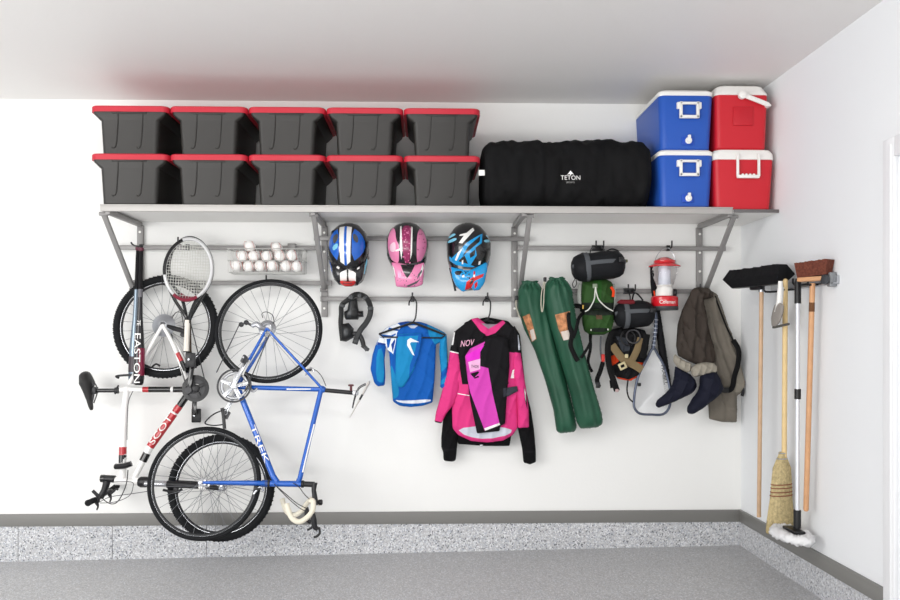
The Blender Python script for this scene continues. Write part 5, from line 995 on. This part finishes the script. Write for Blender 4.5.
b = MB(); b.strap([P(742.5, 386, -.1), P(743, 392, -.1), P(742, 396, -.1)], .022, .016, black, 3); b.build('side_buckle', t)
hook(697, 290.5, .06, 'black hook at the right end of the lower rail under the waders')
# ================================================================= BROOMS ON THE RIGHT WALL
wood = mat('pale pole wood', '#c9a888', .5, var=.08, vscale=20); wood2 = mat('yellow pole wood', '#e2c690', .5, var=.06, vscale=20); wood3 = mat('orange pole wood', '#cc9a70', .45, var=.08, vscale=20); straw = mat('broom corn straw', '#bfae84', .85, bump=.8, bscale=150, var=.25, vscale=60)
bris = mat('black bristles', '#19191b', .9, bump=.8, bscale=220); brb = mat('brown bristles', '#6a3c30', .85, bump=.8, bscale=220, var=.3, vscale=90)
# tool rack
a, c_ = PX(768, 283, XR-.03), PX(834, 280, XR-.03)
t = thing('tool_rack', 'grey metal broom rack screwed to the right wall', 'tool rack', (XR-.02, (a.y+c_.y)/2, a.z-.03))
b = MB(); zc0 = PX(832, 280, XR-.02).z; b.box((XR-.008, (a.y+c_.y)/2, zc0), (.014, a.y-c_.y, .045), alu, bev=.003); b.box((XR-.02, (a.y+c_.y)/2, zc0-.018), (.03, a.y-c_.y, .006), alu, bev=.002); b.build('back_rail', t)
b = MB(); e = PX(832, 279.5, XR-.02); b.box((XR-.02, e.y, e.z), (.04, .035, .075), mat('dull steel plate', '#8b8d90', .4, .3), bev=.006); b.lathe((XR-.05, e.y+.0, e.z), (-1, -.3, 0), [(.026, 0), (.028, .004), (.024, .018), (.01, .022)], mat('dark clip', '#4a4c50', .4, .5), 16); b.build('end_clip', t)
def rackhook(px, py, X):
    p = PX(px, py, X); b = MB(); b.tube([(XR-.01, p.y, p.z), (X-.02, p.y-.012, p.z-.005), (X-.03, p.y-.016, p.z+.03)], .006, black, 8, sub=3); b.build('rack_hook', t)
for q in ((768, 291, 2.03), (785, 289, 2.05), (797, 284, 2.05), (812, 284, 2.06)): rackhook(*q)
# push broom
X0 = 2.0; h0, h1 = PX(761.5, 290, X0), PX(758.9, 517, X0)
t = thing('push_broom', 'wide push broom with black bristles up and pale wooden pole, nearest the corner', 'broom', h1)
b = MB(); b.tube([h0, h1], .0125, wood, 12); b.build('pole', t)
b = MB(); b.tube([h0+Vector((0, 0, .02)), h0-Vector((0, 0, .012))], .018, alu, 12); b.build('ferrule', t)
A = PX(735, 287, 1.93); Bq = PX(781, 281, 2.03); A.z = Bq.z = PX(761, 286, X0).z+.012; d = (Bq-A); Lb = d.length; d.normalize(); up = Vector((0, 0, 1)); sd_ = up.cross(d)
R3 = Matrix((d, sd_, up)).transposed(); cc = (A+Bq)/2
b = MB(); b.box(cc, (Lb, .06, .03), black, R3, bev=.008); b.box(cc-Vector((0, 0, .02)), (.09, .05, .03), black, R3, bev=.01); b.build('head_block', t)
b = MB(); vs = []; NB = 48; rb = random.Random(2)
for i in range(NB+1):
    f = i/NB; jag = rb.uniform(-.004, .004); e_ = (f-.5)*2
    for (s0, z0, o0) in ((-1, -.012, 0), (1, -.012, 0), (2.0, .04+jag, .05), (1.1, .098+jag, .015), (-1.1, .098+jag, .015), (-2.0, .04+jag, .05)):
        vs.append(cc+d*((f-.5)*Lb*.98+e_*o0*1.1)+sd_*s0*.028+up*z0)
fs = []
for i in range(NB):
    for k_ in range(6): l = (k_+1) % 6; fs.append([i*6+k_, i*6+l, (i+1)*6+l, (i+1)*6+k_])
fs += [list(range(6))[::-1], [NB*6+k_ for k_ in range(6)]]; b.add(vs, fs, bris); b.build('bristles', t, 50)
# corn broom
X1 = 2.05; h0, h1 = PX(785.3, 281, X1), PX(784.2, 455, X1)
t = thing('corn_broom', 'straw corn broom hanging bristles down on a yellowish pole', 'broom', PX(783, 530, X1))
b = MB(); b.tube([h0, h1-Vector((0, 0, .03))], .0145, wood2, 12); b.ball(h0, .0145, wood2, 12); b.build('pole', t)
b = MB(); vs = []; N = 56; rings = [(452, .3), (456, 1.0), (463, 2.0), (470, 2.5), (480, 2.7), (495, 3.0), (510, 3.3), (524, 3.6), (530.5, 3.7)]
sc1 = (h1.y+CAMD)/FPX; wds = [(452, 3, .016), (455, 3.5, .018), (461, 6.2, .024), (468, 9.4, .03), (478, 10.3, .03), (490, 11, .03), (505, 12.6, .032), (520, 14.4, .034), (531, 15.4, .032)]
top = PX(784, 452, X1); NA = 64
for (py, hw_, th_) in wds:
    z = PX(784, py, X1).z; dxp = -2.0*(py-452)/79
    for i in range(NA):
        a_ = 2*PI*i/NA; rr_ = 1+.05*math.cos(a_*20+py*.07); jag = (.012*math.cos(i*2.7)) if py > 529 else 0
        vs.append(Vector((top.x-.01, top.y, z+jag))+Vector((math.cos(a_)*hw_*sc1*rr_*1.05+dxp*sc1, math.cos(a_)*hw_*sc1*.35*rr_, 0))+Vector((math.sin(a_)*th_*.3, -math.sin(a_)*th_, 0))*rr_)
fs = []
for i in range(len(wds)-1):
    for k_ in range(NA): l = (k_+1) % NA; fs.append([i*NA+k_, i*NA+l, (i+1)*NA+l, (i+1)*NA+k_])
fs += [list(range(NA))[::-1], [(len(wds)-1)*NA+k_ for k_ in range(NA)]]; b.add(vs, fs, straw); b.build('straw_head', t, 60)
for py, m_ in ((453, alu), (458.5, alu), (484, None), (487.5, None), (491.5, None), (495, None)):
    w0 = np.interp(py, [w_[0] for w_ in wds], [w_[1] for w_ in wds]); z = PX(784, py, X1).z; pts = []; dxp = -2.0*(py-452)/79; th_ = float(np.interp(py, [w_[0] for w_ in wds], [w_[2] for w_ in wds]))
    for i in range(32): a_ = 2*PI*i/32; pts.append(Vector((top.x-.01, top.y, z))+Vector((math.cos(a_)*w0*sc1*1.03*1.05+dxp*sc1, math.cos(a_)*w0*sc1*.36, 0))+Vector((math.sin(a_)*th_*.31, -math.sin(a_)*th_*1.06, 0)))
    b = MB(); b.tube(pts, .0032, m_ or mat('binding thread', '#8d5a45', .8), 6, closed=True); b.build('binding', t)
# hand brush and scraper on the rack
X2 = 1.99
t = thing('hand_brush', 'small grey bristle hand brush with white handle dangling before the broom pole', 'brush', PX(777, 328, X2)); pb = lambda x, y, d_=0: PX(x, y, X2-d_)
b = MB(); b.tube([pb(780.5, 281), pb(780.2, 290), pb(779.5, 302), pb(778, 312)], [.012, .015, .017, .02], white, 12, sub=3); b.build('handle', t)
b = puff([(775, 304), (780, 302.5), (784, 305), (783.5, 313), (779.5, 323), (775, 328), (771.5, 326), (771, 318), (773, 309)], 0, .035, mat('grey bristles', '#9b958f', .9, bump=.8, bscale=200), L=8, back=.3, step=1, plane=lambda x, y: PX(x, y, X2-.005), nrm=(-.5, -1, 0)); b.build('bristles', t)
t = thing('scraper', 'thin dark horizontal scraper bar hanging below the hand brush', 'scraper', PX(781, 329, 2.0))
b = MB(); b.bar(PX(773.5, 327.5, 1.985), PX(788.5, 324, 2.0), .018, .012, mat('dark rubber blade', '#55534f', .6), bev=.003); b.build('blade', t)
b = MB(); b.tube([PX(781, 326, 2.005), PX(782, 300, 2.015), PX(783, 287, 2.02)], .006, white, 8); b.build('handle', t)
# dust mop
X3 = 2.03; g0, g1, g2 = PX(797.8, 282, X3), PX(797.8, 303.5, X3), PX(797.3, 513, X3)
t = thing('dust_mop', 'white fringed dust mop on a silver pole with black grips', 'mop', PX(797, 540, X3))
b = MB(); b.tube([g1, g2], .0115, mat('satin silver pole', '#dfe2e8', .3, .35), 12); b.build('pole', t)
b = MB(); b.tube([g0+Vector((0, 0, .02)), g0, g1], [.012, .0175, .0175], black, 12); b.build('grip', t)
q0, q1 = PX(797.7, 389, X3), PX(797.6, 399, X3); b = MB(); b.tube([q0, q1], .017, black, 12); b.build('twist_collar', t)
b = MB(); b.tube([PX(797.3, 510, X3), PX(797.2, 528, X3)], .02, black, 12); b.box(PX(797.5, 530, X3)-Vector((.02, 0, 0)), (.06, .16, .018), black, bev=.006); b.build('mop_holder', t)
mc = PX(797, 533.5, X3); mopm = mat('white cotton fringe', '#e9e9ea', .95, bump=.9, bscale=120)
b = MB(); vs = []; NR, NS = 72, 12; rb = random.Random(9)
for i in range(NR):
    a_ = 2*PI*i/NR; ex = .052+.008*rb.uniform(-1, 1); cen = mc+Vector((math.cos(a_)*.06-.03, math.sin(a_)*.15, 0)); dr_ = Vector((math.cos(a_), math.sin(a_)*1, 0))
    for k_ in range(NS): b_ = 2*PI*k_/NS; rr_ = (.034+.006*rb.uniform(-1, 1)); vs.append(cen+dr_*math.cos(b_)*rr_*1.1+Vector((0, 0, math.sin(b_)*rr_*.75+.006*rb.uniform(-1, 1)-.006)))
fs = []
for i in range(NR):
    j = (i+1) % NR
    for k_ in range(NS): l = (k_+1) % NS; fs.append([i*NS+k_, i*NS+l, j*NS+l, j*NS+k_])
b.add(vs, fs, mopm); b.box(mc-Vector((.03, 0, .016)), (.1, .28, .025), mopm, bev=.01); b.build('fringe', t, 80)
# bristle brush broom
X4 = 2.06; g0, g1 = PX(812.5, 283, X4), PX(806, 509, X4-.005)
t = thing('deck_brush', 'orange wooden pole brush with short brown bristles up, rightmost on the rack', 'broom', g1)
b = MB(); b.tube([g0, g1], .0142, wood3, 12); b.ball(g1, .0142, wood3, 12); b.build('pole', t)
b = MB(); b.tube([g0.lerp(g1, .085), g0.lerp(g1, .125)], .0147, mat('brown pole label', '#6e4a30', .6), 12); b.build('pole_label', t)
A = PX(799.5, 280.5, 2.0); Bq = PX(829, 279.5, 2.09); A.z = Bq.z = PX(813, 279.5, X4).z; d = Bq-A; Lb = d.length; d.normalize(); sd_ = up.cross(d); cc = (A+Bq)/2; R3 = Matrix((d, sd_, up)).transposed()
b = MB(); b.box(cc, (Lb, .055, .024), wood3, R3, bev=.007); b.build('head_block', t)
b = MB(); vs = []; NB = 40
for i in range(NB+1):
    f = i/NB; e_ = (f-.5)*2; jag = rb.uniform(-.003, .003)
    for (s0, z0, o0) in ((-1, .01, 0), (1, .01, 0), (1.35, .088+jag, .012), (-1.35, .088+jag, .012)): vs.append(cc+d*((f-.5)*Lb*.97+e_*o0)+sd_*s0*.026+up*(z0+f*.008))
fs = []
for i in range(NB):
    for k_ in range(4): l = (k_+1) % 4; fs.append([i*4+k_, i*4+l, (i+1)*4+l, (i+1)*4+k_])
fs += [[3, 2, 1, 0], [NB*4+k_ for k_ in range(4)]]; b.add(vs, fs, brb); b.build('bristles', t, 50)
